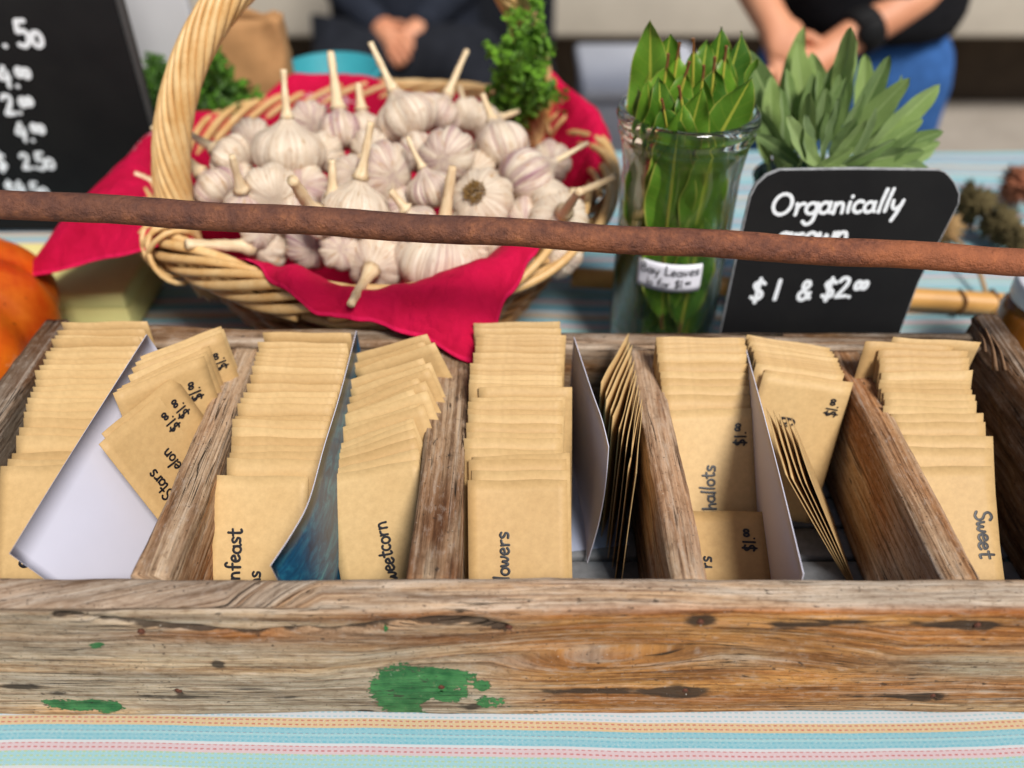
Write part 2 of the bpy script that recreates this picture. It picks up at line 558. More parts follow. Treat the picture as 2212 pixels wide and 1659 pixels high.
M['petiole'] = mat_plain("leaf_stalk", sr(120, 78, 44), 0.6, 0.3, 200, 0.3)
M['herb'] = mat_leaf("parsley_green", sr(38, 84, 14), sr(94, 152, 36), sr(120, 170, 60), True)
M['herb_light'] = mat_leaf("light_parsley_green", sr(70, 122, 20), sr(130, 182, 48), sr(140, 185, 70), True)

def mat_slate():
    t = NT("black_chalkboard")
    o = t.coord()
    n = t.noise(o, 14, 4, 0.6); n2 = t.noise(o, 700, 3, 0.6)
    c = t.mix(t.mapr(n, 0.3, 0.75), (0.006, 0.006, 0.007), (0.012, 0.012, 0.0125))
    c = t.mix(t.mapr(n2, 0.68, 0.8, 0, 0.25), c, (0.08, 0.08, 0.085))
    return t.done(c, 0.7, 0.2)
M['slate'] = mat_slate()
M['slate_edge'] = mat_plain("chalkboard_edge", (0.38, 0.39, 0.41), 0.8, 0.2, 200, 0.3)

def mat_pumpkin():
    t = NT("pumpkin_skin")
    o = t.coord()
    n = t.noise(o, 18, 5, 0.6); n2 = t.noise(o, 160, 3, 0.6)
    c = t.mix(t.mapr(n, 0.32, 0.68), sr(196, 66, 10), sr(238, 128, 28))
    c = t.mix(t.mapr(n2, 0.66, 0.74, 0, 0.7), c, sr(120, 40, 15))
    c = t.mix(t.mapr(t.noise(t.mapping(o, loc=(5, 5, 5)), 26, 4), 0.64, 0.7, 0, 0.6), c, sr(236, 176, 130))
    t.bump(t.math('ADD', n, t.math('MULTIPLY', n2, 0.4)), 0.3, 0.004)
    return t.done(c, 0.38, 0.45)
M['pumpkin'] = mat_pumpkin()

# ================================================================== SETTING
GZ = -0.85
def mat_ground():
    t = NT("pale_paving")
    o = t.coord()
    n = t.noise(o, 3.0, 5, 0.6); n2 = t.noise(o, 40, 4, 0.7)
    c = t.mix(t.mapr(n, 0.3, 0.7), sr(140, 132, 122), sr(168, 160, 150))
    c = t.mix(t.mapr(n2, 0.5, 0.8, 0, 0.4), c, sr(110, 100, 92))
    return t.done(c, 0.9, 0.2)
g = mesh_obj("ground", [(-40, -20, GZ), (40, -20, GZ), (40, 60, GZ), (-40, 60, GZ)], [(0, 1, 2, 3)], mat_ground(), smooth=False)
tag(g, kind="structure")

def box_vf(x0, x1, y0, y1, z0, z1):
    v = [(x0, y0, z0), (x1, y0, z0), (x1, y1, z0), (x0, y1, z0), (x0, y0, z1), (x1, y0, z1), (x1, y1, z1), (x0, y1, z1)]
    f = [(3, 2, 1, 0), (4, 5, 6, 7), (0, 1, 5, 4), (1, 2, 6, 5), (2, 3, 7, 6), (3, 0, 4, 7)]
    return v, f

def bevel_box(name, x0, x1, y0, y1, z0, z1, m, parent=None, bev=0.004, seg=2):
    bm = bmesh.new()
    v, f = box_vf(x0, x1, y0, y1, z0, z1)
    bv = [bm.verts.new(p) for p in v]
    for q in f: bm.faces.new([bv[i] for i in q])
    bmesh.ops.bevel(bm, geom=bm.edges[:], offset=bev, segments=seg, affect='EDGES', profile=0.5)
    me = bpy.data.meshes.new(name); bm.to_mesh(me); bm.free()
    me.polygons.foreach_set("use_smooth", [True] * len(me.polygons))
    me.materials.append(m)
    o = bpy.data.objects.new(name, me); link(o)
    if parent is not None: to_local(o, parent)
    return o

# ---- tablecloth: woven stripes
def mat_cloth():
    t = NT("striped_woven_cloth")
    g = t.attr("weave")                    # (x, stripe coordinate, 0) in metres
    s = t.n.new("ShaderNodeSeparateXYZ"); t.put(g, s.inputs[0])
    W0, PER = 0.2265, 0.086
    f = t.math('FRACT', t.math('DIVIDE', t.math('SUBTRACT', s.outputs[1], W0), PER))
    bl, lb, wh, pk, og, tl, rd, dr, gr, gy = (sr(142, 200, 214), sr(162, 210, 218), sr(220, 222, 226), sr(222, 196, 202), sr(226, 196, 150),
        sr(96, 182, 206), sr(200, 62, 56), sr(170, 30, 64), sr(186, 208, 124), sr(182, 196, 200))
    ys = [(0.2265, lb, tl), (0.2345, wh, wh), (0.2375, lb, gr), (0.2465, pk, rd), (0.2515, wh, wh), (0.2532, bl, tl), (0.2575, lb, dr), (0.2592, bl, tl),
          (0.2630, og, rd), (0.2690, wh, bl), (0.277, tl, bl), (0.285, gy, tl), (0.292, pk, dr), (0.298, bl, tl), (0.307, lb, gr)]
    gnd = t.ramp(f, [((y - W0) / PER, a) for y, a, b in ys], 'CONSTANT')
    dsh = t.ramp(f, [((y - W0) / PER, b) for y, a, b in ys], 'CONSTANT')
    rows = t.math('FRACT', t.math('DIVIDE', s.outputs[1], 0.0027))
    rown = t.math('FLOOR', t.math('DIVIDE', s.outputs[1], 0.0027))
    ph = t.math('MULTIPLY', t.math('MODULO', rown, 2.0), 0.15)
    dx = t.math('FRACT', t.math('ADD', t.math('DIVIDE', s.outputs[0], 0.0037), ph))
    m = t.math('MULTIPLY', t.math('LESS_THAN', rows, 0.34), t.math('LESS_THAN', dx, 0.56))
    c = t.mix(t.math('MULTIPLY', m, 0.72), gnd, dsh)
    # fine basket weave
    wx = t.math('SINE', t.math('MULTIPLY', s.outputs[0], 2 * math.pi / 0.00123))
    wy = t.math('SINE', t.math('MULTIPLY', s.outputs[1], 2 * math.pi / 0.0009))
    wv = t.math('MULTIPLY', wx, wy)
    c = t.mix(t.mapr(wv, 0.1, 0.9, 0, 0.35), c, t.mix(1.0, c, (0.78, 0.8, 0.84), 'MULTIPLY'))
    c = t.mix(t.mapr(wv, -0.1, -0.9, 0, 0.25), c, (0.9, 0.92, 0.92))
    fl = t.noise(t.mapping(g, (900, 1300, 1)), 1.0, 2, 0.5)
    c = t.mix(t.mapr(fl, 0.55, 0.68, 0, 0.55), c, (0.72, 0.74, 0.74))
    c = t.mix(1.0, c, (0.80, 0.82, 0.83), 'MULTIPLY')
    t.bump(t.math('ADD', t.math('MULTIPLY', wv, 0.5), m), 0.4, 0.0006)
    return t.done(c, 0.8, 0.2)
M['cloth'] = mat_cloth()
X0, X1, Y0, Y1 = -1.0, 1.1, 0.13, 1.09
def cloth_z(x, y):
    w = 0.0016 * math.sin(x * 13 + 1.0 + y * 20) + 0.0012 * fb(x * 9, y * 9, 3.3)
    edge = max(0.0, min(1.0, (y - 0.262) / 0.02)) * (1 if y < 0.56 else 0)
    return 0.0 + (w - 0.0025 if edge else w - 0.0022)
nx, ny = 190, 130
cv, ca = [], []
for i in range(nx):
    x = X0 + (X1 - X0) * i / (nx - 1)
    for j in range(ny):
        if j < 10:
            tt = (9 - j) / 9.0
            y, z = Y0 - 0.012 * math.sin(tt * 1.5), -0.30 * tt
            st = Y0 - 0.30 * tt
            y -= 0.02 * tt * (1 + math.sin(x * 22))
        else:
            y = Y0 + (Y1 - Y0) * ((j - 9) / (ny - 10)) ** 1.35
            z, st = cloth_z(x, y), y
        cv.append((x, y, z))
        wob = 0.0042 * math.sin(x * 8.5 + 0.4) + 0.0022 * fb(x * 5, 2.2) - 0.004 * x
        ca.append((x, st + wob, 0))
tc = mesh_obj("tablecloth", cv, grid_faces(nx, ny), M['cloth'])
at_ = tc.data.attributes.new("weave", 'FLOAT_VECTOR', 'POINT')
at_.data.foreach_set("vector", [c for p in ca for c in p])
tag(tc, "striped woven tablecloth in pale blue, pink, orange and white under the crate", "tablecloth")

# ---- market table under the cloth
mt = mat_plain("table_wood", (0.25, 0.16, 0.09), 0.7, 0.3, 30, 0.2)
tb = empty("market_table", (0.05, 0.68, GZ))
bevel_box("table_top", X0 + .02, X1 - .02, Y0 + .01, Y1 - 0.01, -0.034, -0.006, mt, tb)
for lx in (X0 + .1, X1 - .1):
    for ly in (Y0 + .08, Y1 - .08):
        bevel_box("leg", lx - .025, lx + .025, ly - .025, ly + .025, GZ, -0.0345, mt, tb)
tag(tb, "wooden market table hidden beneath the striped cloth", "table")

# ================================================================== CRATE
def plank(name, ax, lo, hi, seed, tone_fn, parent, dark_fn=None, paint_fn=None, disp_fn=None, rad=0.004, step=(0.004, 0.0035), rough=0.0008, m=None):
    """weathered board: rounded rectangle swept along axis ax ('x' or 'y'), box lo..hi"""
    lo, hi = Vector(lo), Vector(hi)
    if ax == 'x':
        a0, a1, b0, b1, c0, c1 = lo.x, hi.x, lo.y, hi.y, lo.z, hi.z
    else:
        a0, a1, b0, b1, c0, c1 = lo.y, hi.y, lo.x, hi.x, lo.z, hi.z
    w, h = b1 - b0, c1 - c0
    loop = []   # (b, c, nb, nc)
    def side(p, q, nb, nc):
        L = math.hypot(q[0] - p[0], q[1] - p[1]); k = max(2, int(L / step[1]))
        for i in range(k): loop.append((p[0] + (q[0] - p[0]) * i / k, p[1] + (q[1] - p[1]) * i / k, nb, nc))
    def corner(cx, cy, a):
        for i in range(4):
            t_ = a + math.pi / 2 * i / 4
            loop.append((cx + rad * math.cos(t_), cy + rad * math.sin(t_), math.cos(t_), math.sin(t_)))
    side((b0 + rad, c0), (b1 - rad, c0), 0, -1); corner(b1 - rad, c0 + rad, -math.pi / 2)
    side((b1, c0 + rad), (b1, c1 - rad), 1, 0); corner(b1 - rad, c1 - rad, 0)
    side((b1 - rad, c1), (b0 + rad, c1), 0, 1); corner(b0 + rad, c1 - rad, math.pi / 2)
    side((b0, c1 - rad), (b0, c0 + rad), -1, 0); corner(b0 + rad, c0 + rad, math.pi)
    n = len(loop); N = max(3, int((a1 - a0) / step[0]))
    A = np.linspace(a0, a1, N + 1)[:, None] * np.ones((1, n))
    lb = np.array(loop)
    B = np.ones((N + 1, 1)) * lb[None, :, 0]; C = np.ones((N + 1, 1)) * lb[None, :, 1]
    NB = np.ones((N + 1, 1)) * lb[None, :, 2]; NC = np.ones((N + 1, 1)) * lb[None, :, 3]
    S = B + C            # any coordinate across the grain that is continuous on each face
    per = np.concatenate([[0], np.cumsum(np.hypot(np.diff(lb[:, 0]), np.diff(lb[:, 1])))])
    P = np.ones((N + 1, 1)) * per[None, :]
    d = rough * 2 * (vfbm(A * 30, P * 160, seed) - 0.5) + rough * 3 * (vfbm(A * 7, P * 35, seed + 5) - 0.5)
    d = d - rough * 3.0 * np.clip(vfbm(A * 18, (NB + 2 * NC) * 2, seed + 9) - 0.45, 0, 1) * (np.abs(NB * NC) > 0.1)
    if disp_fn is not None:
        d = d + disp_fn(A, B, C, NB, NC)
    B2 = B + NB * d; C2 = C + NC * d
    warp = 0.004 * (vfbm(A * 6, P * 10, seed + 2) - 0.5) + 0.010 * (vfbm(A * 2.2, P * 3, seed + 3) - 0.5)
    G = P + warp
    tone = tone_fn(A, B, C, NB, NC, P)
    dark = (vfbm(A * 5, P * 22, seed + 6) - 0.62) * 2.2 if dark_fn is None else dark_fn(A, B, C, NB, NC, P)
    pnt = np.full_like(A, -2.0) if paint_fn is None else paint_fn(A, B, C, NB, NC, P)
    if isinstance(dark, tuple):
        dark, G = dark[0], G + dark[1]
    if ax == 'x': pts = np.stack([A, B2, C2], -1)
    else: pts = np.stack([B2, A, C2], -1)
    pts = pts.reshape(-1, 3)
    fs = []
    flip = ax == 'y'
    for i in range(N):
        for k in range(n):
            l = (k + 1) % n
            q = (i * n + k, i * n + l, (i + 1) * n + l, (i + 1) * n + k)
            fs.append(q if flip else q[::-1])
    vs = [tuple(p) for p in pts]
    fs.append(tuple(range(n)) if not flip else tuple(range(n - 1, -1, -1)))
    e = [N * n + k for k in range(n)]
    fs.append(tuple(e[::-1]) if not flip else tuple(e))
    o = mesh_obj(name, vs, fs, m or M['wood'])
    me = o.data
    at_ = me.attributes.new("grain", 'FLOAT_VECTOR', 'POINT')
    gg = np.stack([A + seed * 3.1, G + seed * 1.7, np.full_like(A, seed * 0.37)], -1).reshape(-1)
    at_.data.foreach_set("vector", gg.astype(np.float32))
    at_ = me.attributes.new("tone", 'FLOAT_COLOR', 'POINT')
    tn = np.concatenate([tone.reshape(-1, 3), np.ones((tone.size // 3, 1))], 1)
    at_.data.foreach_set("color", tn.reshape(-1).astype(np.float32))
    for nm, arr in (("dark", dark), ("paint", pnt)):
        at_ = me.attributes.new(nm, 'FLOAT', 'POINT')
        at_.data.foreach_set("value", arr.reshape(-1).astype(np.float32))
    if parent is not None: to_local(o, parent)
    return o

def mixc(f, a, b):
    f = np.clip(f, 0, 1)[..., None]
    return np.array(a) * (1 - f) + np.array(b) * f

GREY, BEIGE, BROWN, ORANGE, PALE, DKB = sr(158, 146, 132), sr(176, 150, 122), sr(136, 100, 66), sr(178, 124, 68), sr(206, 188, 170), sr(96, 70, 50)
def tone_std(seed, a=GREY, b=BROWN, c=BEIGE, k=0.5):
    def f(A, B, C, NB, NC, P):
        n = vfbm(A * 7, P * 26, seed + 20)
        n2 = vfbm(A * 16, P * 50, seed + 21)
        t_ = mixc((n - 0.5) * 3.2 + k, a, b)
        return t_ * (1 - np.clip((n2 - 0.5) * 3, 0, 1)[..., None]) + np.array(c) * np.clip((n2 - 0.5) * 3, 0, 1)[..., None]
    return f

CT = 0.104                                    # crate top
FY0, FY1, BY0, BY1 = 0.270, 0.2912, 0.5010, 0.5200
LX0, LX1, RX0, RX1 = -0.3555, -0.3350, 0.3450, 0.3660
crate = empty("seed_crate", (0, 0.395, 0))
tag(crate, "weathered wooden crate with five compartments full of kraft seed envelopes", "crate")

# ---------- front board: features read off at their place on the face
def fpt(u, v):
    p = at(u, v, y=FY0)
    return p.x, p.z
def seg_dist(X, Z, pts):
    best = np.full_like(X, 9.0)
    for (xa, za), (xb, zb) in zip(pts[:-1], pts[1:]):
        dx, dz = xb - xa, zb - za
        t_ = np.clip(((X - xa) * dx + (Z - za) * dz) / (dx * dx + dz * dz), 0, 1)
        best = np.minimum(best, np.hypot(X - xa - t_ * dx, (Z - za - t_ * dz)))
    return best
CRACK = [fpt(*p) for p in ((120, 1331), (168, 1332), (245, 1341), (315, 1350), (420, 1357), (507, 1367), (556, 1371), (595, 1367), (665, 1360), (719, 1364), (824, 1353), (929, 1339), (1010, 1342), (1090, 1352))]
NAILS = [(1513, 1346), (1480, 1493), (2015, 1504), (2112, 1353), (953, 1486), (385, 1494), (304, 1367), (1100, 1357)]
def blob(X, Z, u, v, du, dv):
    x, z = fpt(u, v); x2, _ = fpt(u + du, v); _, z2 = fpt(u, v + dv)
    return np.exp(-(((X - x) / (x2 - x)) ** 2 + ((Z - z) / (z2 - z)) ** 2))
def f_disp(A, B, C, NB, NC):
    front = (NB < -0.3)
    d = seg_dist(A, C, CRACK)
    wob = vfbm(A * 60, C * 200, 71)
    dd = -0.0052 * np.exp(-(d / (0.0007 + 0.0030 * wob)) ** 2) * front
    # worn, chipped arris
    edge = np.exp(-((C - CT) / 0.006) ** 2) * np.exp(-((B - FY0) / 0.006) ** 2)
    dd = dd - edge * 0.006 * np.clip(vfbm(A * 22, C * 0 + 3, 72) - 0.38, 0, 1)
    top = NC > 0.3
    dd = dd + top * 0.0030 * (vfbm(A * 6, B * 20, 73) - 0.55)
    dd = dd + front * 0.0026 * (vfbm(A * 9, C * 45, 74) - 0.5)
    for (u, v) in NAILS:
        dd = dd - 0.0012 * front * np.where(blob(A, C, u, v, 9, 7) > 0.4, 1, 0)
    # ledge under the crack at the left
    return dd
def f_tone(A, B, C, NB, NC, P):
    front = (NB < -0.2)
    xm = fpt(1020, 1440)[0]
    r = np.clip((A - xm) / 0.05 + 1.4 * (vfbm(A * 10, C * 26, 31) - 0.5), 0, 1)
    n = vfbm(A * 8, C * 60, 32)
    left = mixc((n - 0.42) * 3, sr(178, 162, 140), sr(220, 194, 160))
    right = mixc((n - 0.42) * 3, sr(166, 114, 62), sr(222, 166, 98))
    t_ = left * (1 - r[..., None]) + right * r[..., None]
    # pale weathered patch and lower edge
    for (u, v, du, dv, w) in ((2120, 1440, 190, 36, .8), (1600, 1425, 90, 22, .55), (2050, 1530, 300, 18, .5), (560, 1440, 420, 22, .35)):
        f = np.clip(w * blob(A, C, u, v, du, dv) * (0.5 + vfbm(A * 12, C * 90, 33)), 0, 1)[..., None]
        t_ = t_ * (1 - f) + np.array(sr(196, 182, 156)) * f
    for (u, v, du, dv, w) in ((1250, 1440, 240, 40, .75), (470, 1375, 260, 14, .9), (860, 1330, 200, 22, .6), (1020, 1380, 260, 16, .7)):
        f = np.clip(w * blob(A, C, u, v, du, dv) * (0.4 + 1.2 * vfbm(A * 14, C * 110, 34)), 0, 1)[..., None]
        t_ = t_ * (1 - f) + np.array(sr(150, 98, 50)) * f
    # top face: silvery grey, honey edge on the right
    top = np.clip(NC * 1.6, 0, 1)[..., None]
    n3 = vfbm(A * 10, B * 90, 35)
    tt = mixc((n3 - 0.45) * 3, sr(190, 174, 156), sr(232, 216, 198))
    lf = np.clip((-0.10 - A) / 0.06, 0, 1)[..., None]
    tt = tt * (1 - 0.55 * lf) + np.array(sr(136, 108, 84)) * 0.55 * lf
    t_ = t_ * (1 - top) + tt * top
    arr = np.exp(-((C - CT + 0.004) / 0.0035) ** 2) * front * np.clip((A + 0.05) / 0.1 + (vfbm(A * 25, C * 10, 36) - .5), 0, 1)
    t_ = t_ * (1 - 0.6 * arr[..., None]) + np.array(sr(170, 98, 44)) * 0.6 * arr[..., None]
    return t_
def f_dark(A, B, C, NB, NC, P):
    front = (NB < -0.2) * 1.0
    d = (vfbm(A * 6, P * 40, 41) - 0.66) * 1.6
    d = d + front * 2.2 * np.exp(-(seg_dist(A, C, CRACK) / (0.0012 + 0.0036 * vfbm(A * 24, C * 30, 43))) ** 2) * (0.3 + 1.1 * vfbm(A * 40, C * 60, 42))
    for (u, v, du, dv, w) in ((1513, 1344, 42, 13, 1.2), (1470, 1493, 60, 15, .95), (2000, 1505, 70, 12, 1.0), (2112, 1356, 60, 14, .9), (1780, 1345, 170, 11, .75),
                              (2000, 1352, 140, 11, .6), (1700, 1357, 60, 10, .6), (1900, 1500, 150, 8, .75), (1870, 1462, 70, 13, .55), (1990, 1462, 45, 20, .5),
                              (1650, 1530, 160, 10, .5), (45, 1483, 60, 10, .75), (120, 1497, 30, 6, .7), (330, 1505, 140, 7, .55), (640, 1505, 160, 5, .45), (304, 1367, 22, 8, 1.0),
                              (472, 1434, 13, 7, 1.0), (385, 1494, 12, 6, .9), (430, 1357, 12, 6, 1.0), (1180, 1365, 150, 9, .5), (960, 1345, 40, 9, .9), (1290, 1492, 160, 6, .5), (1100, 1520, 130, 7, .6),
                              (790, 1535, 25, 5, .8), (1490, 1535, 25, 6, .9), (2110, 1528, 50, 5, .7), (1020, 1530, 30, 14, .5)):
        d = d + front * (w + .25) * blob(A, C, u, v, du, dv)
    # saw marks under the arris
    saw = np.sin(A * 2 * math.pi / 0.0031 + 6 * vfbm(A * 40, C * 5, 44))
    d = d + front * 0.55 * np.clip(saw, 0, 1) * blob(A, C, 1230, 1362, 210, 15) * (vfbm(A * 55, C * 4, 45) > 0.42)
    top = NC > 0.5
    d = d + top * (0.9 * np.exp(-(((A - at(190, 1285, z=CT).x) / 0.022) ** 2 + ((B - at(190, 1300, z=CT).y - (A + .2) * .25) / 0.003) ** 2)))
    d = d + top * (0.7 * np.exp(-(((A - at(560, 1262, z=CT).x) / 0.0025) ** 2 + ((B - at(560, 1262, z=CT).y) / 0.0018) ** 2)))
    # cathedral figure: rings round an ellipse
    x, z = fpt(1300, 1432)
    x2, _ = fpt(1680, 1432); _, z2 = fpt(1300, 1378)
    rr = np.sqrt(((A - x) / (x2 - x)) ** 2 + ((C - z - 0.10 * (A - x)) / (z2 - z)) ** 2 + 0.05)
    k = np.clip(1.7 - rr, 0, 1) * front
    warp = 0.55 * k * (rr * (z2 - z) + (C - z))
    # diagonal figure on the left of the top face
    lt = top * np.clip((-0.10 - A) / 0.05, 0, 1)
    warp = warp + lt * (A * 0.28)
    # grain bends round the small knots
    for (u, v) in ((472, 1434), (304, 1367)):
        xx, zz = fpt(u, v)
        e = np.exp(-(((A - xx) / 0.016) ** 2 + ((C - zz) / 0.006) ** 2))
        warp = warp - e * (C - zz) * 0.8
    return d, warp
def f_paint(A, B, C, NB, NC, P):
    p = np.full_like(A, -2.0)
    front = NB < -0.2
    acc = -0.9 * np.ones_like(A)
    for (u, v, du, dv, w) in ((880, 1492, 78, 52, 1.7), (960, 1462, 70, 26, 1.35), (885, 1530, 60, 26, 1.25), (965, 1500, 55, 30, 1.1), (1040, 1482, 22, 13, 1.25), (172, 1521, 95, 13, 1.12), (235, 1524, 36, 13, 1.2), (118, 1516, 40, 9, 1.05),
                              (206, 1394, 22, 12, 0.92), (834, 1361, 6, 9, 1.1), (1060, 1515, 50, 18, 0.85)):
        acc = np.maximum(acc, w * blob(A, C, u, v, du, dv) - 0.12)
    for (u, v, du, dv) in ((955, 1530, 50, 16), (1000, 1438, 45, 9), (930, 1518, 20, 10)):
        acc = acc - 0.7 * blob(A, C, u, v, du, dv)
    return np.where(front, acc, p)
plank("front_board", 'x', (LX0 - .012, FY0, 0.0005), (RX1 + .012, FY1, CT), 1, f_tone, crate, f_dark, f_paint, f_disp, rad=0.0045, step=(0.0016, 0.0013), rough=0.0006)
for (u, v) in NAILS:
    p = at(u, v, y=FY0)
    vs, fs = lathe([(0.0020, -0.002), (0.0020, 0.0002), (0.0015, 0.0006), (0.0004, 0.0008)], 12, True, True)
    o = mesh_obj("nail", vs, fs, M['nail'])
    o.location = p + Vector((0, 0.0006, 0)); o.rotation_euler = (math.pi / 2, 0, 0)
    to_local(o, crate)

# ---------- the other boards
def tilt_disp(A, B, C, NB, NC):
    return (NC > 0.3) * (0.0045 - 0.0105 * (A - LX1) / (RX0 - LX1) + 0.003 * (vfbm(A * 11, B * 0, 61) - 0.5))
plank("back_board", 'x', (LX1 + .0006, BY0, 0.0005), (RX0 - .0006, BY1, CT + 0.002), 2, tone_std(2, sr(150, 136, 120), sr(140, 108, 76), PALE, .4), crate, None, None, tilt_disp, step=(0.004, 0.003))
plank("side_board", 'y', (LX0, FY1 + .0006, 0.0005), (LX1, 0.5315, CT + 0.003), 3, tone_std(3, sr(142, 128, 112), sr(104, 76, 54), GREY, .35), crate, rough=0.0012)
plank("side_board", 'y', (RX0, FY1 + .0006, 0.0005), (RX1, 0.528, CT + 0.010), 4, tone_std(4, sr(146, 118, 92), sr(112, 84, 62), sr(160, 128, 98), .45), crate, rough=0.003, step=(0.003, 0.0025))
DIV = [(-0.2060, -0.1850, 5, sr(192, 166, 138), sr(166, 124, 88)), (-0.0570, -0.0300, 6, sr(168, 140, 112), sr(128, 92, 64)), (0.0862, 0.1078, 7, sr(192, 166, 142), sr(168, 130, 98)), (0.2350, 0.2550, 8, sr(190, 162, 132), sr(156, 110, 72))]
for i, (a, b, sd_, ca_, cb_) in enumerate(DIV):
    plank("divider", 'y', (a, FY1 + .0006, 0.012), (b, BY0 - .0006, CT - 0.001 - 0.001 * i), sd_, tone_std(sd_, ca_, cb_, sr(188, 166, 140), .45), crate, rough=0.0012, step=(0.003, 0.0028), rad=0.003)
# slatted floor
for k in range(7):
    y = FY1 + .002 + k * 0.0297
    bevel_box("floor_slat", LX1 + .001, RX0 - .001, y, y + 0.0262, 0.003, 0.0105, M['tin'], crate, 0.0012, 1)
# splinters standing on the right board
for (u, v, u2, v2, r) in ((2128, 760, 2112, 716, .0022), (2150, 800, 2128, 708, .0026), (2170, 800, 2140, 722, .002)):
    p = at(u, v, z=CT + 0.006); q = at(u2, v2, y=p.y + 0.016)
    mid = (p + q) / 2 + Vector((0.001, 0, 0.0015))
    vs, fs = tube(catmull([p, mid, q], 4), [r * (1 - .8 * i / 8) for i in range(9)], 5, squash=0.5)
    o = mesh_obj("splinter", vs, fs, M['stem'] if False else mat_plain("grey_splinter", sr(128, 100, 76), .9, .2, 300, .3)); to_local(o, crate)

# loose slip of paper on the crate floor
pv = [(0.038, 0.385, 0.0122), (0.082, 0.392, 0.0118), (0.080, 0.492, 0.0125), (0.036, 0.488, 0.012)]
o = mesh_obj("paper_slip", pv + [(x, y, z - .0004) for x, y, z in pv], [(0, 1, 2, 3), (7, 6, 5, 4), (0, 4, 5, 1), (1, 5, 6, 2), (2, 6, 7, 3), (3, 7, 4, 0)], mat_plain("grey_blue_paper", sr(170, 180, 205), .6, .3, 60, .06), smooth=False)
tag(o, "pale grey-blue paper slip lying on the crate floor beside the curved white card", "paper")

# ================================================================== HANDWRITING
def arc(cx, cy, rx, ry, a0, a1, n=9):
    return [(cx + rx * math.cos(R(a0 + (a1 - a0) * i / (n - 1))), cy + ry * math.sin(R(a0 + (a1 - a0) * i / (n - 1)))) for i in range(n)]
FONT = {
 'O': (.95, [arc(.42, .48, .40, .47, 80, 445, 16)]),
 'o': (.55, [arc(.25, .25, .22, .25, 90, 455, 13)]),
 '0': (.5, [arc(.22, .28, .19, .28, 90, 455, 13)]),
 'r': (.48, [[(.05, .5), (.09, .2), (.08, 0)], [(.09, .3), (.2, .45), (.38, .48)]]),
 'g': (.6, [arc(.26, .27, .22, .23, 40, 390, 12), [(.48, .5), (.49, .1), (.42, -.3), (.2, -.42), (.02, -.28)]]),
 'a': (.6, [arc(.25, .25, .22, .24, 50, 400, 12), [(.46, .5), (.46, .15), (.56, .02)]]),
 'n': (.58, [[(.06, .5), (.08, .25), (.08, 0)], [(.08, .3), (.2, .47), (.36, .46), (.43, .3), (.45, .02)]]),
 'm': (.85, [[(.06, .5), (.08, 0)], [(.08, .3), (.2, .47), (.34, .42), (.38, .02)], [(.38, .3), (.52, .47), (.66, .42), (.72, .02)]]),
 'i': (.28, [[(.1, .48), (.1, .2), (.13, 0)], [(.13, .68), (.14, .74)]]),
 'c': (.5, [arc(.26, .25, .22, .25, 50, 310, 10)]),
 'l': (.28, [[(.16, 1.0), (.1, .5), (.08, 0)]]),
 'y': (.58, [[(.04, .5), (.08, .22), (.22, .12), (.38, .25)], [(.46, .5), (.36, .05), (.2, -.4)]]),
 'w': (.72, [[(.03, .48), (.1, .1), (.2, .03), (.3, .3), (.34, .38), (.38, .1), (.5, .03), (.62, .25), (.64, .48)]]),
 'v': (.52, [[(.03, .48), (.18, .02), (.42, .48)]]),
 'e': (.52, [[(.04, .24), (.24, .27), (.42, .34), (.34, .49), (.18, .5), (.05, .3), (.1, .06), (.27, -.01), (.46, .1)]]),
 's': (.48, [[(.4, .44), (.24, .52), (.08, .42), (.18, .27), (.36, .18), (.3, .02), (.04, .03)]]),
 'S': (.66, [[(.56, .86), (.36, 1.0), (.1, .86), (.16, .6), (.46, .42), (.52, .14), (.3, -.02), (.03, .1)]]),
 'f': (.5, [[(.48, .88), (.36, 1.0), (.22, .86), (.2, .4), (.2, 0)], [(.02, .5), (.44, .54)]]),
 't': (.48, [[(.22, .86), (.2, .3), (.24, .02), (.42, .06)], [(.02, .54), (.44, .58)]]),
 'h': (.56, [[(.08, 1.0), (.08, 0)], [(.08, .3), (.24, .48), (.4, .42), (.44, .02)]]),
 'u': (.58, [[(.05, .5), (.07, .12), (.2, .02), (.38, .14), (.44, .5)], [(.44, .5), (.45, .1), (.54, .02)]]),
 'p': (.56, [[(.07, .5), (.07, -.4)], arc(.27, .25, .2, .24, 160, -160, 11)]),
 'B': (.66, [[(.1, 1.0), (.08, 0)], [(.1, .97), (.38, .98), (.46, .78), (.34, .56), (.1, .53)], [(.1, .53), (.46, .48), (.54, .24), (.4, .03), (.08, .02)]]),
 'L': (.58, [[(.1, 1.0), (.08, .05)], [(.08, .05), (.48, .07)]]),
 '1': (.3, [[(.14, .95), (.12, 0)]]),
 '2': (.58, [[(.04, .78), (.2, .96), (.42, .86), (.38, .56), (.06, .04)], [(.06, .04), (.5, .08)]]),
 '4': (.62, [[(.32, .96), (.04, .42), (.5, .44)], [(.42, .72), (.36, 0)]]),
 '5': (.58, [[(.14, .95), (.1, .54)], [(.1, .54), (.38, .58), (.48, .3), (.3, .02), (.04, .08)], [(.14, .95), (.46, .96)]]),
 '$': (.62, [[(.5, .78), (.3, .9), (.08, .76), (.18, .54), (.42, .4), (.46, .18), (.24, .06), (.02, .18)], [(.27, 1.05), (.25, -.1)]]),
 '&': (.72, [[(.6, .05), (.2, .6), (.22, .88), (.4, .88), (.42, .66), (.08, .3), (.14, .04), (.36, .02), (.56, .36)]]),
 '.': (.26, [[(.1, .02), (.13, .05)]]),
 ' ': (.4, []),
}
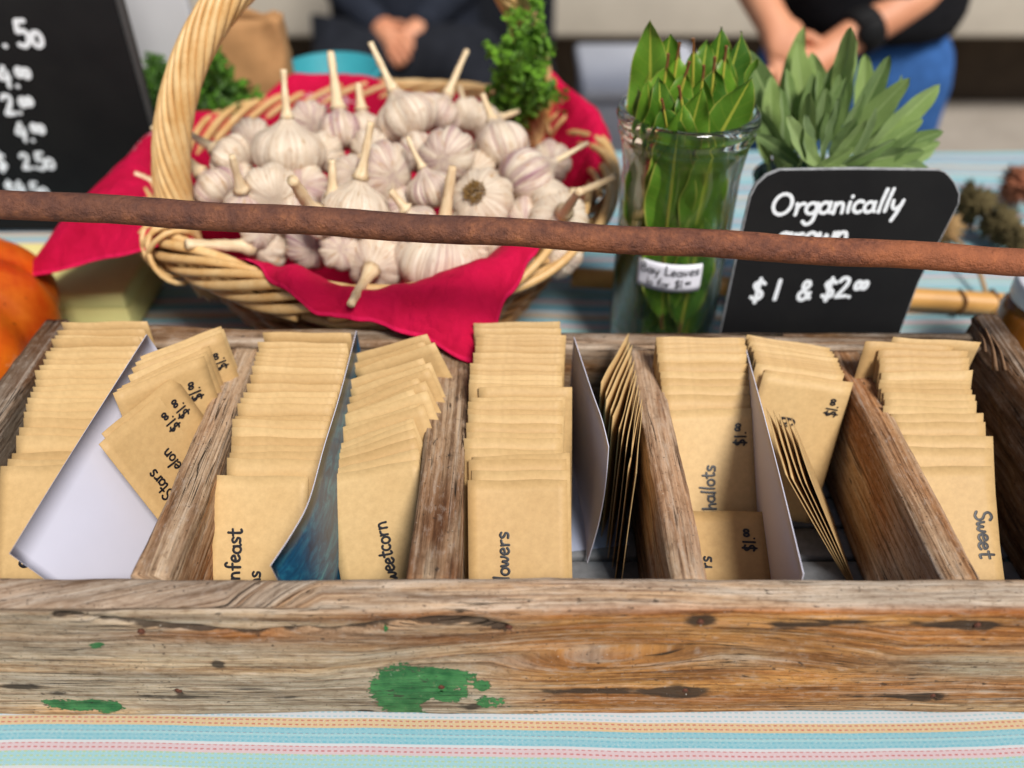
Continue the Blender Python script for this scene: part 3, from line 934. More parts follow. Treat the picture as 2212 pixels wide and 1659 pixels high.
def writing(parent, text, origin, du, dv, size, surf, m, pen=0.11, slant=0.0, wob=0.03, sup=(), seed=0):
    """flat raised pen strokes; origin (a,b) on the surface, du/dv unit 2D directions of writing and up; surf(a,b)->(point, normal)"""
    rg = random.Random(seed + len(text) * 7)
    mb = MB()
    cx = 0.0
    for idx, ch in enumerate(text):
        adv, strokes = FONT[ch]
        k = 0.62 if idx in sup else 1.0
        lift = 0.42 if idx in sup else 0.0
        jy = rg.uniform(-wob, wob); js = rg.uniform(.94, 1.06)
        for st in strokes:
            pts = [Vector((cx + (x * k * js + slant * y), y * k * js + lift + jy, 0)) for x, y in st]
            if len(pts) > 2: pts = catmull(pts, 4)
            pts = [p * size for p in pts]
            hw = pen * size * 0.5
            # extend ends
            d0 = (pts[0] - pts[1]).normalized() * hw * .7; d1 = (pts[-1] - pts[-2]).normalized() * hw * .7
            pts = [pts[0] + d0] + pts + [pts[-1] + d1]
            n = len(pts); vs, fs = [], []
            for i, p in enumerate(pts):
                d = (pts[min(i + 1, n - 1)] - pts[max(i - 1, 0)]).normalized()
                nn = Vector((-d.y, d.x, 0))
                w = hw * (0.45 if i in (0, n - 1) else rg.uniform(.9, 1.08))
                for s_, hgt in ((-1, 0), (0, 1), (1, 0)):
                    q = p + nn * w * s_
                    a = origin[0] + du[0] * q.x + dv[0] * q.y
                    b = origin[1] + du[1] * q.x + dv[1] * q.y
                    P, N = surf(a, b)
                    vs.append(Vector(P) + Vector(N) * (0.00035 + 0.00012 * hgt))
            for i in range(n - 1):
                for c_ in (0, 1):
                    fs.append((i * 3 + c_, (i + 1) * 3 + c_, (i + 1) * 3 + c_ + 1, i * 3 + c_ + 1))
            mb.add(vs, fs)
        cx += adv * k * rg.uniform(.95, 1.05)
    o = mb.build("handwriting", m, parent)
    return o
def text_len(text, sup=()):
    return sum(FONT[c][0] * (0.62 if i in sup else 1) for i, c in enumerate(text))

# ================================================================== ENVELOPES
EW, EL = 0.0618, 0.115
NXE, NYE = 11, 15
def env_surface(var):
    rg = random.Random(100 + var)
    fat = 1.0 if var > 5 else .32
    b1, b2, b3 = rg.uniform(-.0012, .0012) * fat, rg.uniform(-.0010, .0010) * fat, rg.uniform(.6, 1.4)
    ph, amp = rg.uniform(0, 6), rg.uniform(.0002, .0006) * fat
    tk = rg.uniform(.0006, .0012) * fat
    sk = rg.uniform(-.0012, .0012) * fat
    c1, c2 = rg.uniform(-.0002, .0014), rg.uniform(-.0002, .0014)
    def mid(x, y):
        X, Y = 2 * x / EW, y / EL
        return b1 * (X * X - .4) + b2 * X * Y + amp * math.sin(X * 4.2 * b3 + ph) * Y ** 2 + sk * math.sin(Y * 3) + c1 * (max(0, X) * Y) ** 5 + c2 * (max(0, -X) * Y) ** 5
    def thick(x, y):
        X, Y = 2 * x / EW, y / EL
        return 0.00022 + tk * max(0, 1 - X * X) * max(0, math.sin(math.pi * min(1, Y * 1.15)))
    front = lambda x, y: mid(x, y) + thick(x, y)
    back = lambda x, y: mid(x, y) - thick(x, y)
    return front, back
ENV = []
for var in range(8):
    fr, bk = env_surface(var)
    rg = random.Random(300 + var)
    vs, fs = [], []
    tx = rg.uniform(-.0007, .0007)
    for f_ in (fr, bk):
        for i in range(NXE):
            for j in range(NYE):
                x = -EW / 2 + EW * i / (NXE - 1); y = EL * j / (NYE - 1)
                yy = y + (tx * (2 * x / EW) + 0.0003 * math.sin(x * 160 + var)) * (y / EL)
                vs.append((x, yy, f_(x, y)))
    n = NXE * NYE
    gf = grid_faces(NXE, NYE)
    fs += gf
    fs += [tuple(i + n for i in q[::-1]) for q in gf]
    bd = [i * NYE for i in range(NXE)] + [(NXE - 1) * NYE + j for j in range(1, NYE)] + [i * NYE + NYE - 1 for i in range(NXE - 2, -1, -1)] + [j for j in range(NYE - 2, 0, -1)]
    for a, b in zip(bd, bd[1:] + bd[:1]):
        fs.append((b, a, a + n, b + n))
    me = bpy.data.meshes.new("seed_envelope")
    me.from_pydata(vs, [], fs); me.update()
    me.polygons.foreach_set("use_smooth", [i < 2 * len(gf) for i in range(len(me.polygons))])
    me.materials.append(M['kraft'])
    ENV.append((me, fr))

ORD = ["frontmost", "second", "third", "fourth", "fifth", "sixth", "seventh", "eighth", "ninth", "tenth", "eleventh", "twelfth", "thirteenth", "fourteenth", "fifteenth",
       "sixteenth", "seventeenth", "eighteenth", "nineteenth", "twentieth", "twenty-first", "twenty-second", "twenty-third", "twenty-fourth", "twenty-fifth", "twenty-sixth", "twenty-seventh", "twenty-eighth"]
FLOOR = 0.0112
env_k = [0]
def envelope(mat, label, group, texts=(), var=None, ls=1.0):
    k = env_k[0]; env_k[0] += 1
    vi = (k * 5 + k // 6) % 6 if var is None else var
    me, fr = ENV[vi]
    o = bpy.data.objects.new("seed_envelope", me)
    link(o); o.matrix_world = mat @ Matrix.Diagonal((1, ls, 1, 1))
    tag(o, label, "envelope", group)
    for (s, x, below, size, way) in texts:
        # below: mm from the top edge to the end of the word; way +1 reads upward, -1 reads downward
        below = below / ls
        sup = (3, 4) if s == "$1.00" else ()
        Lw = text_len(s, sup) * size
        if way > 0: org, du, dv = (x, EL - below - Lw), (0, 1), (-1, 0)
        else: org, du, dv = (x, EL - below), (0, -1), (1, 0)
        def surf(a, b, fr=fr):
            # height on the facetted sheet, not on the smooth formula
            fx = max(0, min(NXE - 1.001, (a + EW / 2) / EW * (NXE - 1))); fy = max(0, min(NYE - 1.001, b / EL * (NYE - 1)))
            i, j = int(fx), int(fy); fx -= i; fy -= j
            h = lambda p, q: fr(-EW / 2 + EW * p / (NXE - 1), EL * q / (NYE - 1))
            z = (h(i, j) * (1 - fx) + h(i + 1, j) * fx) * (1 - fy) + (h(i, j + 1) * (1 - fx) + h(i + 1, j + 1) * fx) * fy
            return (a, b, z + .0001), (0, 0, 1)
        writing(o, s, org, du, dv, size, surf, M['ink'], 0.165, 0.0, .05, sup, k)
    return o

def env_matrix(uc, vc, r, lean, yaw=0.0, zf=FLOOR, ls=1.0):
    """slide the envelope along the floor until the middle of its top edge is seen at (uc, vc); roll r (right corner up) rests on its low corner"""
    EL_ = EL * ls
    ext = EL_ / 2 * math.cos(r) + EW / 2 * abs(math.sin(r))
    Q = Matrix.Rotation(yaw, 3, 'Z')
    X, U = Q @ Vector((1, 0, 0)), Q @ Vector((0, math.sin(lean), math.cos(lean)))
    e = U * math.cos(r) - X * math.sin(r)
    ex = X * math.cos(r) + U * math.sin(r)
    lo_, hi_ = 0.2, 0.6
    for _ in range(40):
        yb = (lo_ + hi_) / 2
        tp_ = Vector((0, yb, zf)) + U * ext + e * EL_ / 2
        if proj((0, tp_.y, tp_.z))[1] > vc: lo_ = yb
        else: hi_ = yb
    cen = Vector((0, yb, zf)) + U * ext
    tp_ = cen + e * EL_ / 2
    xc = (uc - 1106) / FPX * proj(tp_)[2] - (tp_.x - cen.x)
    cen.x = xc
    m = Matrix((ex, e, ex.cross(e))).transposed().to_4x4()
    m.translation = cen - e * EL_ / 2
    return m, yb

def stack(rows, l0, l1, place_txt, group, texts={}, dbg=None, ease=1.0, leans=None, ls=1.0):
    """rows back to front: (uL, vL, uR, vR); lean from l0 to l1 degrees"""
    n = len(rows)
    out = []
    prev = None
    v0, v1 = rows[0][1] + rows[0][3], rows[-1][1] + rows[-1][3]
    for i, (a, b, c, d) in enumerate(rows):
        r = math.atan2(b - d, c - a)
        ln = R(l0 + (l1 - l0) * max(0, (b + d - v0) / (v1 - v0)) ** ease) if leans is None else R(leans[i])
        yw = rnd.uniform(-.007, .007)
        gap = .0016 if i < n - 1 else .0026
        for _ in range(60):          # paper does not pass through paper: stand steeper until it clears the one behind
            m, yb = env_matrix((a + c) / 2, (b + d) / 2, r, ln, yaw=yw, ls=ls)
            if prev is None: break
            pn, po = prev.col[2].to_3d(), prev.translation
            tops = [m @ Vector((x_, EL * ls, 0)) for x_ in (-EW / 2, EW / 2)]
            if min((q - po).dot(pn) for q in tops) >= gap: break
            if min((m @ Vector((x_, 0, 0)) - po).dot(pn) for x_ in (-EW / 2, EW / 2)) < gap: break
            ln -= R(.5)
        prev = m.copy()
        out.append((round(yb * 1000), round(m.translation.x * 1000)))
        o_ = ORD[n - 1 - i]
        lab = f"kraft seed envelope, {o_} from the front of {place_txt}" if n - 1 - i else f"kraft seed envelope, {o_} of {place_txt}"
        envelope(m, lab, group, texts.get(n - 1 - i, ()), ls=ls, var=(6 + n % 2) if i == n - 1 else None)
    if dbg: print("LEAN", dbg, out)

def jit(a): return rnd.uniform(-a, a)
# A: left stack of the left compartment
vs_ = [697, 715, 726, 733, 750, 759, 764, 777, 790, 801, 821, 834, 845, 860, 873, 891, 904, 924, 942, 977, 992, 1008]
us_ = [138, 130, 125, 117, 114, 106, 104, 99, 92, 81, 82, 75, 70, 65, 60, 57, 55, 46, 39, 27, 19, 2]
def wid(v): return 181 + (v - 700) * 0.105
rows = [(u - 3, v, u - 3 + wid(v), v + jit(5) - 2) for u, v in zip(us_, vs_)]
stack(rows, 3, 50, "the stack along the left crate wall", "left wall stack of envelopes", {0: [("e", -.010, .058, .011, 1), ("ve", -.006, .040, .009, 1)]}, "A")
# A2: fanned, tilted stack
rows = [(290, 777, 477, 703), (292, 784, 482, 709), (284, 796, 478, 717), (276, 812, 466, 733), (262, 832, 452, 748), (252, 842, 447, 758), (244, 850, 440, 768), (219, 938, 376, 810), (213, 961, 366, 833)]
A2T = {0: [("$1.00", .020, .011, .0085, 1), ("Stars", -.012, .034, .0085, 1), ("a", -.012, .062, .0085, 1), ("nelon", .004, .030, .0085, 1)],
       1: [("$1.00", .024, .012, .0085, 1)], 2: [("$1.00", .021, .013, .0085, 1)], 4: [("$1.00", .024, .012, .008, 1)], 6: [("$1.00", .026, .012, .008, 1)]}
def corner_env(TL, TR, way, dep, label, group, texts):
    """envelope from the seen places of its top corners, its backward lean and the distance of its top left corner"""
    P = lambda uv, d: CAM + ray(*uv) * d
    tl = P(TL, dep)
    lo_, hi_ = dep, dep + .12
    r2 = ray(*TR)
    tmin = (tl - CAM).dot(r2) / r2.dot(r2)
    best = P(TR, tmin)
    if (best - tl).length < EW:
        best = best + r2.normalized() * math.sqrt(EW ** 2 - (best - tl).length ** 2)
    ex = (best - tl).normalized()
    e0 = (Vector((0, 0, 1)) - ex * ex.z).normalized()
    e = e0 * math.cos(way) - ex.cross(e0) * math.sin(way)
    m = Matrix((ex, e, ex.cross(e))).transposed().to_4x4()
    m.translation = (tl + ex * EW / 2) - e * EL * .9
    return envelope(m, label, group, texts, ls=.9)
for i, (a, b, c, d) in enumerate(rows):
    k = len(rows) - 1 - i
    dep = (.507, .512)[k] if k < 2 else .528 + .0062 * (k - 2)
    way = R(27) if k < 2 else R(16)
    lab = "kraft seed envelope, " + (f"{ORD[k]} from the front of the tilted stack beside the big white card" if k else "frontmost of the tilted stack beside the big white card")
    corner_env((a, b), (c, d), way, dep, lab, "tilted stack beside the white card", A2T.get(k, ()))
# B
vs_ = [719, 739, 751, 761, 770, 781, 791, 810, 829, 845, 860, 872, 900, 906, 924, 944, 960, 976, 990, 1027]
us_ = [571, 561, 562, 558, 555, 552, 549, 544, 537, 529, 523, 516, 510, 505, 503, 502, 500, 496, 491, 454]
rows = [(u, v, u + wid(v), v + jit(4) + 1) for u, v in zip(us_, vs_)]
stack(rows, 3, 47, "the stack left of the blue card", "stack left of the blue card", {0: [("nfeast", -.010, .033, .0098, 1), ("ns", .003, .058, .009, 1)]}, "B")
# B2
rp = [(835, 305, 1300, 145), (820, 365, 1280, 190), (885, 380, 1340, 198), (792, 455, 1280, 290), (835, 492, 1330, 320), (822, 548, 1320, 350), (755, 610, 1255, 405), (810, 640, 1290, 430), (720, 680, 1225, 475), (790, 670, 1310, 485), (710, 745, 1255, 560), (755, 745, 1300, 572), (695, 840, 1230, 645), (683, 880, 1245, 665), (685, 900, 1250, 705), (683, 935, 1262, 755), (683, 980, 1275, 820), (683, 1000, 1275, 890)]
rows = [(442.5 + .3667 * a, 663.7 + .3667 * b, 442.5 + .3667 * c, 663.7 + .3667 * d) for a, b, c, d in rp]
stack(rows, 3, 44, "the slanting stack right of the blue card", "slanting stack right of the blue card", {0: [("Sweetcorn", .004, .034, .0098, 1)]}, "B2", ls=.9)
# C
vs_ = [697, 709, 722, 730, 739, 748, 763, 774, 785, 801, 810, 821, 830, 838, 856, 865, 884, 895, 915, 935, 948, 970, 984, 994, 1017, 1038]
us_ = [1024, 1025, 1034, 1029, 1029, 1028, 1024, 1024, 1017, 1017, 1016, 1015, 1014, 1034, 1019, 1012, 1011, 1012, 1007, 1007, 1001, 1002, 1018, 1010, 1016, 1007]
rows = [(u, v, u + wid(v) + (4 if v != 838 else 6), v + jit(4)) for u, v in zip(us_, vs_)]
stack(rows, 3, 48, "the tall middle stack behind the flowers envelope", "middle stack of envelopes", {0: [("flowers", -.006, .031, .0098, 1)]}, "C")
# D
vs_ = [729, 735, 744, 751, 763, 783, 803, 818, 834, 853, 884]
rows = [(1421 + (v - 729) * .16, v, 1605 + (v - 729) * .09, v + jit(2)) for v in vs_]
rows.append((1459, 1101, 1634, 1107))
DL = [2, 8, 14, 19, 25, 30, 34, 37, 41, 45, 50, 68]
stack(rows, 0, 0, "the stack left of the narrow white card", "stack left of the narrow white card",
      {0: [("$1.00", .023, .012, .0085, 1), ("rs", -.006, .031, .0085, 1)], 1: [("$1.00", .024, .010, .0085, 1), ("Shallots", .002, .038, .0095, 1)]}, "D", leans=DL)
# D2
rows = []
for i in range(13):
    t_ = i / 12
    rows.append((1613 + 22 * t_ + jit(2), 722 + 62 * t_ + jit(2), 1800 + 26 * t_ + jit(5), 755 + 56 * t_ + jit(2)))
rows += [(1646, 795, 1850, 829), (1636, 801, 1853, 839)]
stack(rows, 4, 32, "the slanting stack behind the rightmost divider", "slanting stack right of the narrow white card", {0: [("$1.00", .026, .010, .008, 1), ("ing", -.006, .028, .010, 1)]}, "D2", ls=.9)
# E
us_ = [2118, 2087, 2090, 2093, 2094, 2100, 2096, 2096, 2101, 2108, 2111, 2108, 2126, 2132, 2148, 2147, 2146]
vs_ = [736, 748, 757, 772, 786, 801, 822, 829, 840, 852, 865, 880, 895, 911, 942, 967, 1007]
rows = [(u - wid(v) - 4, v + jit(3) - 1, u, v) for u, v in zip(us_, vs_)]
rows[0] = (1930, 728, 2118, 739); rows[1] = (1868, 737, 2060, 748)
stack(rows, 2, 60, "the stack in the rightmost compartment", "rightmost stack of envelopes", {0: [("Sweet", .017, .029, .0105, -1)]}, "E", ease=.62)

def free_env(top_a, top_b, bottom_shift, label, group):
    """envelope from its two top corners (world) and the shift from top to bottom"""
    ex = (top_b - top_a).normalized()
    e = -(bottom_shift - ex * bottom_shift.dot(ex)).normalized()
    nz = ex.cross(e)
    c = (top_a + top_b) / 2 - e * EL
    m = Matrix((ex, e, nz)).transposed().to_4x4(); m.translation = c
    return envelope(m, label, group)
# C2: envelopes turned sideways, seen almost edge-on
NC2 = 11
for i in range(NC2):
    t_ = i / (NC2 - 1)
    pr = Vector((0.0822 + .0005 * t_, 0.489 - 0.080 * t_, 0.1245 - .002 * (i % 2)))
    ang = R(-113 + 12 * t_ + jit(2))              # direction from right end to left end
    pl = pr + Vector((math.cos(ang), math.sin(ang), 0)) * EW
    k = NC2 - 1 - i
    lab = "kraft seed envelope turned sideways, " + (f"{ORD[k]} from the front between curved white card and divider" if k else "frontmost between curved white card and divider")
    free_env(pl, pr, Vector((-.004 + .004 * t_, -.012 * (1 - t_), -.11)), lab, "sideways envelopes in the middle compartment")
# D3: five leaning to the left in front of the slanting stack
for i in range(5):
    a = Vector((0.1645 + 0.0042 * i, 0.364 - .001 * i, 0.1085 - .0015 * i)); b = a + Vector((0.003, EW, 0.0))
    lab = f"kraft seed envelope leaning left on narrow white card, {['leftmost', 'second', 'third', 'fourth', 'rightmost'][i]} of five seen edge-on"
    free_env(a, b, Vector((.047 - .002 * i, -.058, -.080)), lab, "envelopes leaning left on the narrow white card")
print("ENVELOPES", env_k[0])

# ================================================================== CARDS
def card(name, top, bottom, label, m_a, m_b=None, n=26, k=10, th=0.0005, bow=None):
    """sheet between a top and a bottom polyline; second material on the other side"""
    T = catmull(top, n // (len(top) - 1)); B = catmull(bottom, n // (len(bottom) - 1))
    N = min(len(T), len(B))
    vs = []
    grid = []
    for i in range(N):
        col = []
        for j in range(k + 1):
            t_ = j / k
            p = T[i].lerp(B[i], t_)
            if bow: p = p + Vector((bow(i / (N - 1), t_), 0, 0))
            col.append(p)
        grid.append(col)
    for sgn in (1, -1):
        for i in range(N):
            for j in range(k + 1):
                du = grid[min(i + 1, N - 1)][j] - grid[max(i - 1, 0)][j]
                dv = grid[i][min(j + 1, k)] - grid[i][max(j - 1, 0)]
                nn = du.cross(dv).normalized()
                vs.append(grid[i][j] + nn * sgn * th / 2)
    n1 = N * (k + 1)
    gf = grid_faces(N, k + 1)
    fs = [q[::-1] for q in gf] + [tuple(i + n1 for i in q) for q in gf]
    fs = [q[::-1] for q in fs]
    bd = [i * (k + 1) for i in range(N)] + [(N - 1) * (k + 1) + j for j in range(1, k + 1)] + [i * (k + 1) + k for i in range(N - 2, -1, -1)] + [j for j in range(k - 1, 0, -1)]
    e0 = len(fs)
    for a, b in zip(bd, bd[1:] + bd[:1]): fs.append((a, b, b + n1, a + n1))
    o = mesh_obj(name, vs, fs, m_a)
    o.data.materials.append(m_b or m_a)
    o.data.materials.append(M['card'])
    mi = [0] * len(gf) + [1] * len(gf) + [2] * (len(fs) - e0)
    o.data.polygons.foreach_set("material_index", mi)
    o.data.polygons.foreach_set("use_smooth", [i < e0 for i in range(len(fs))])
    tag(o, label, "card", "cards between the envelope stacks")
    return o
def tp(u, v, z): return at(u, v, z=z)
# top polylines run from the back to the front; normal side 0 = du x dv
card("index_card", [tp(317, 722, .137), tp(245, 835, .131), tp(150, 985, .122), tp(20, 1196, .114)],
     [(-.225, .486, .012), (-.216, .43, .012), (-.211, .36, .012), (-.208, .2935, .012)], "large plain white card leaning left beside the tilted envelopes", M['card'])
card("index_card", [tp(770, 714, .123), tp(735, 850, .122), tp(700, 965, .121), tp(668, 1080, .120), tp(632, 1150, .118), tp(584, 1222, .111)],
     [(-.105, .487, .012), (-.106, .44, .012), (-.107, .40, .012), (-.107, .36, .012), (-.109, .33, .012), (-.115, .2935, .012)], "card printed dark blue and teal with a curling front edge", M['bluecard'], M['card'])
o = card("index_card", [tp(1240, 728, .122), tp(1277, 840, .122), tp(1300, 905, .121), tp(1315, 965, .118)],
     [(.042, .487, .0125), (.048, .45, .0125), (.052, .41, .0125), (.0515, .375, .0125)], "white card bowed in the middle compartment, pale blue on its far side", mat_plain("pale_blue_card", sr(120, 180, 215), .5, .3, 60, .1), M['card'],
     bow=lambda a, b: 0.003 * math.sin(math.pi * b) * a)
card("index_card", [tp(1608, 741, .116), tp(1650, 895, .116), tp(1690, 1050, .116), tp(1736, 1240, .106)],
     [(.170, .487, .012), (.170, .42, .012), (.167, .35, .012), (.162, .2935, .012)], "narrow white card standing left of the slanting right-hand envelopes", M['card'])

# ================================================================== BASKET
BC = Vector((-0.1225, 0.745, 0.0))
def wall_r(z):
    return 0.128 + 0.075 * (z / 0.125) ** 0.75
basket = empty("wicker_basket", BC)
tag(basket, "round straw wicker basket with a tall twisted handle, full of garlic", "basket")
# woven wall
mb = MB()
NST = 30
for j in range(16):
    z = 0.006 + j * 0.0072
    path = []
    for i in range(180):
        a = 2 * math.pi * i / 180
        r = wall_r(z) + 0.0034 * math.sin(a * NST / 2 + j * math.pi)
        path.append((BC.x + r * math.cos(a), BC.y + r * math.sin(a), z + 0.0008 * math.sin(a * 5 + j)))
    mb.add(*tube(path, 0.0034, 6, closed=True))
o = mb.build("woven_wall", M['wicker_dark']); o["kind"] = "stuff"; to_local(o, basket)
mb = MB()
for k in range(NST):
    a = 2 * math.pi * k / NST
    mb.add(*tube([(BC.x + wall_r(z) * math.cos(a), BC.y + wall_r(z) * math.sin(a), z) for z in [0.002 + 0.118 * i / 8 for i in range(9)]], 0.0030, 6))
o = mb.build("wall_stakes", M['wicker_dark']); o["kind"] = "stuff"; to_local(o, basket)
vs, fs = lathe([(0.001, 0.003), (0.126, 0.003), (0.128, 0.006), (0.126, 0.008), (0.001, 0.008)], 48, True, True)
o = mesh_obj("basket_base", vs, fs, M['wicker_dark']); o.location = BC; to_local(o, basket)
# braided rim: each rod runs once round, crossing the others
RZ, RR = 0.1265, 0.2085
NS = 8
rg = random.Random(5)
for k in range(NS):
    ph = 2 * math.pi * k / NS
    a0 = rg.uniform(0, 6.28)
    span = 2 * math.pi * rg.uniform(0.93, 0.985)
    path = []
    n = 230
    kk = 5
    for i in range(n):
        t_ = i / (n - 1)
        a = a0 + span * t_
        q = kk * a + ph
        r = RR + 0.0115 * math.cos(q) + 0.0012 * math.sin(3 * a + k)
        dg = math.degrees(math.atan2(math.sin(a), math.cos(a)))
        z = RZ + 0.0145 * math.sin(q) + 0.002 * math.sin(2 * a + 1.3) - 0.012 * math.exp(-((dg + 78) / 26) ** 2)
        path.append((BC.x + r * math.cos(a), BC.y + r * math.sin(a), z))
    rad = [0.0041 * (0.92 + 0.12 * math.sin(i * .11 + k)) for i in range(n)]
    vs, fs = tube(path, rad, 9)
    o = mesh_obj("rim_rod", vs, fs, M['wicker']); to_local(o, basket)
# handle
HA = at(392, 500, z=0.130)
HB = at(1165, 262, z=0.130)
HC = (HA + HB) / 2; HD = (HB - HA) / 2
HH = 0.207
def handle_pt(t_):            # t -1..1
    s_ = math.sin(t_ * math.pi / 2)
    c_ = max(0.0, math.cos(t_ * math.pi / 2))
    return Vector((HC.x + HD.x * s_, HC.y + HD.y * s_, 0.130 + HH * c_ ** 0.92))
hp = [Vector((HA.x + .012, HA.y + .006, 0.070)), Vector((HA.x + .003, HA.y, 0.104))] + [handle_pt(-1 + 2 * i / 60) for i in range(61)] + [Vector((HB.x - .003, HB.y, 0.104)), Vector((HB.x - .010, HB.y - .005, 0.07))]
hp = catmull(hp, 3)
NH = 13
side = Vector((-HD.y, HD.x, 0)).normalized()
Ltot = [0]
for a, b in zip(hp[:-1], hp[1:]): Ltot.append(Ltot[-1] + (b - a).length)
for k in range(NH):
    path = []
    for i, p in enumerate(hp):
        T = (hp[min(i + 1, len(hp) - 1)] - hp[max(i - 1, 0)]).normalized()
        nn = side.cross(T).normalized()
        a = 2 * math.pi * k / NH + Ltot[i] / 0.215 * 2 * math.pi
        rr = 0.0122 + 0.0006 * math.sin(i * .3 + k * 2)
        path.append(p + (side * math.cos(a) * 1.08 + nn * math.sin(a) * 0.92) * rr)
    path = path if k % 3 else path[2:-3]
    vs, fs = tube(path, [0.0031 * (0.94 + .1 * math.sin(i * .17 + k)) for i in range(len(path))], 8)
    o = mesh_obj("handle_rod", vs, fs, M['wicker']); to_local(o, basket)
vs, fs = tube(hp, 0.0099, 10); o = mesh_obj("handle_core", vs, fs, M['wicker_dark']); to_local(o, basket)
# lashings where the handle meets the rim
for (H, sgn) in ((HA, 1), (HB, -1)):
    rad_dir = (Vector((H.x, H.y, 0)) - Vector((BC.x, BC.y, 0))).normalized()
    tan = Vector((-rad_dir.y, rad_dir.x, 0))
    for k in range(9):
        off = (k - 4) * 0.0062
        path = []
        for i in range(22):
            a = 2 * math.pi * i / 22
            c = Vector((BC.x, BC.y, 0)) + rad_dir * (RR + 0.0) + tan * (off + 0.012 * math.sin(a) * (1 if k % 2 else -1))
            path.append(c + rad_dir * 0.0195 * math.cos(a) + Vector((0, 0, RZ + 0.0215 * math.sin(a))))
        vs, fs = tube(path, 0.0023, 6, closed=True)
        o = mesh_obj("lashing", vs, fs, M['wicker']); to_local(o, basket)

# ================================================================== RED BANDANA
KEYS = [  # angle, then (radius, height) from inside to the free edge
 (-180, (.212, .152), (.238, .138), (.258, .108)),
 (-158, (.212, .152), (.262, .140), (.318, .088)),
 (-143, (.205, .150), (.228, .142), (.250, .122)),
 (-132, (.192, .134), (.196, .138), (.199, .138)),
 (-120, (.192, .132), (.195, .136), (.197, .136)),
 (-110, (.192, .134), (.198, .142), (.204, .142)),
 (-101, (.194, .142), (.216, .150), (.225, .139)),
 (-94, (.190, .126), (.219, .141), (.232, .122)),
 (-86, (.186, .112), (.224, .138), (.240, .122)),
 (-77, (.186, .114), (.228, .141), (.254, .112)),
 (-70, (.186, .118), (.228, .144), (.280, .099)),
 (-60, (.187, .124), (.221, .147), (.241, .125)),
 (-52, (.188, .134), (.213, .150), (.226, .138)),
 (-42, (.192, .140), (.199, .144), (.206, .141)),
 (-15, (.192, .128), (.196, .132), (.199, .133)),
 (5, (.196, .135), (.204, .142), (.212, .140)),
 (20, (.202, .146), (.219, .158), (.230, .130)),
 (30, (.198, .148), (.207, .172), (.217, .163)),
 (41, (.192, .145), (.192, .168), (.190, .194)),
 (50, (.192, .134), (.194, .140), (.196, .146)),
 (62, (.195, .130), (.198, .133), (.201, .134)),
 (85, (.196, .130), (.199, .134), (.203, .134)),
 (105, (.203, .142), (.212, .150), (.222, .144)),
 (122, (.203, .146), (.213, .158), (.224, .150)),
 (140, (.198, .130), (.202, .134), (.206, .134)),
 (160, (.212, .152), (.228, .152), (.244, .140)),
 (180, (.212, .152), (.238, .138), (.258, .108)),
]
def key_at(deg):
    for (a, *pa), (b, *pb) in zip(KEYS[:-1], KEYS[1:]):
        if a <= deg <= b:
            t_ = (deg - a) / (b - a)
            t_ = t_ * t_ * (3 - 2 * t_) * 0.5 + t_ * 0.5
            return [(p[0] * (1 - t_) + q[0] * t_, p[1] * (1 - t_) + q[1] * t_) for p, q in zip(pa, pb)]
NA, NRr = 300, 34
verts, uvw, hem, prn = [], [], [], []
for i in range(NA):
    deg = -180 + 360 * i / NA
    k3, k4, k5 = key_at(deg)
    prof = catmull([(0.02, 0.018, 0), (0.105, 0.022, 0), (0.160, 0.062, 0), (0.183, 0.108, 0), (k3[0], k3[1], 0), (k4[0], k4[1], 0), (k5[0], k5[1], 0)], 6)
    Ls = [0]
    for p, q in zip(prof[:-1], prof[1:]): Ls.append(Ls[-1] + (q - p).length)
    a = R(deg)
    for j in range(NRr):
        s_ = Ls[-1] * j / (NRr - 1)
        m_ = next((x for x in range(len(Ls) - 1) if Ls[x + 1] >= s_ - 1e-9), len(Ls) - 2)
        f = (s_ - Ls[m_]) / max(1e-9, Ls[m_ + 1] - Ls[m_])
        p = prof[m_].lerp(prof[m_ + 1], f)
        e_ = j / (NRr - 1)
        wr = 0.0075 * e_ * (abs(fb(math.cos(a) * 6, math.sin(a) * 6, e_ * 1.4 + 4)) - .15) + 0.0018 * e_ * math.sin(deg * .21 + 3 * e_)
        r = p.x + wr
        z = p.y + 0.0040 * e_ * fb(math.cos(a) * 6 + 9, math.sin(a) * 6, e_ * 2)
        verts.append((BC.x + r * math.cos(a), BC.y + r * math.sin(a), z))
        d = s_ + 0.02
        uvw.append((d * math.cos(a), d * math.sin(a), 0))
        hem.append(1.0 if Ls[-1] - s_ < 0.0042 else 0.0)
        prn.append(max(0.0, 1 - abs(Ls[-1] - s_ - 0.045) / 0.016) * (1.0 if deg > 165 or deg < -165 or 105 < deg < 122 or -118 < deg < -112 else 0.0))
band = mesh_obj("bandana", verts, grid_faces(NA, NRr, True), M['red'])
for nm, arr in (("hem", hem), ("print", prn)):
    at_ = band.data.attributes.new(nm, 'FLOAT', 'POINT'); at_.data.foreach_set("value", arr)
at_ = band.data.attributes.new("cloth", 'FLOAT_VECTOR', 'POINT'); at_.data.foreach_set("vector", [c for p in uvw for c in p])
mod = band.modifiers.new("thick", 'SOLIDIFY'); mod.thickness = 0.0007; mod.offset = 0
mod = band.modifiers.new("sub", 'SUBSURF'); mod.levels = 1; mod.render_levels = 1
tag(band, "crimson red bandana lining the garlic basket, one corner hanging over the crate", "bandana")

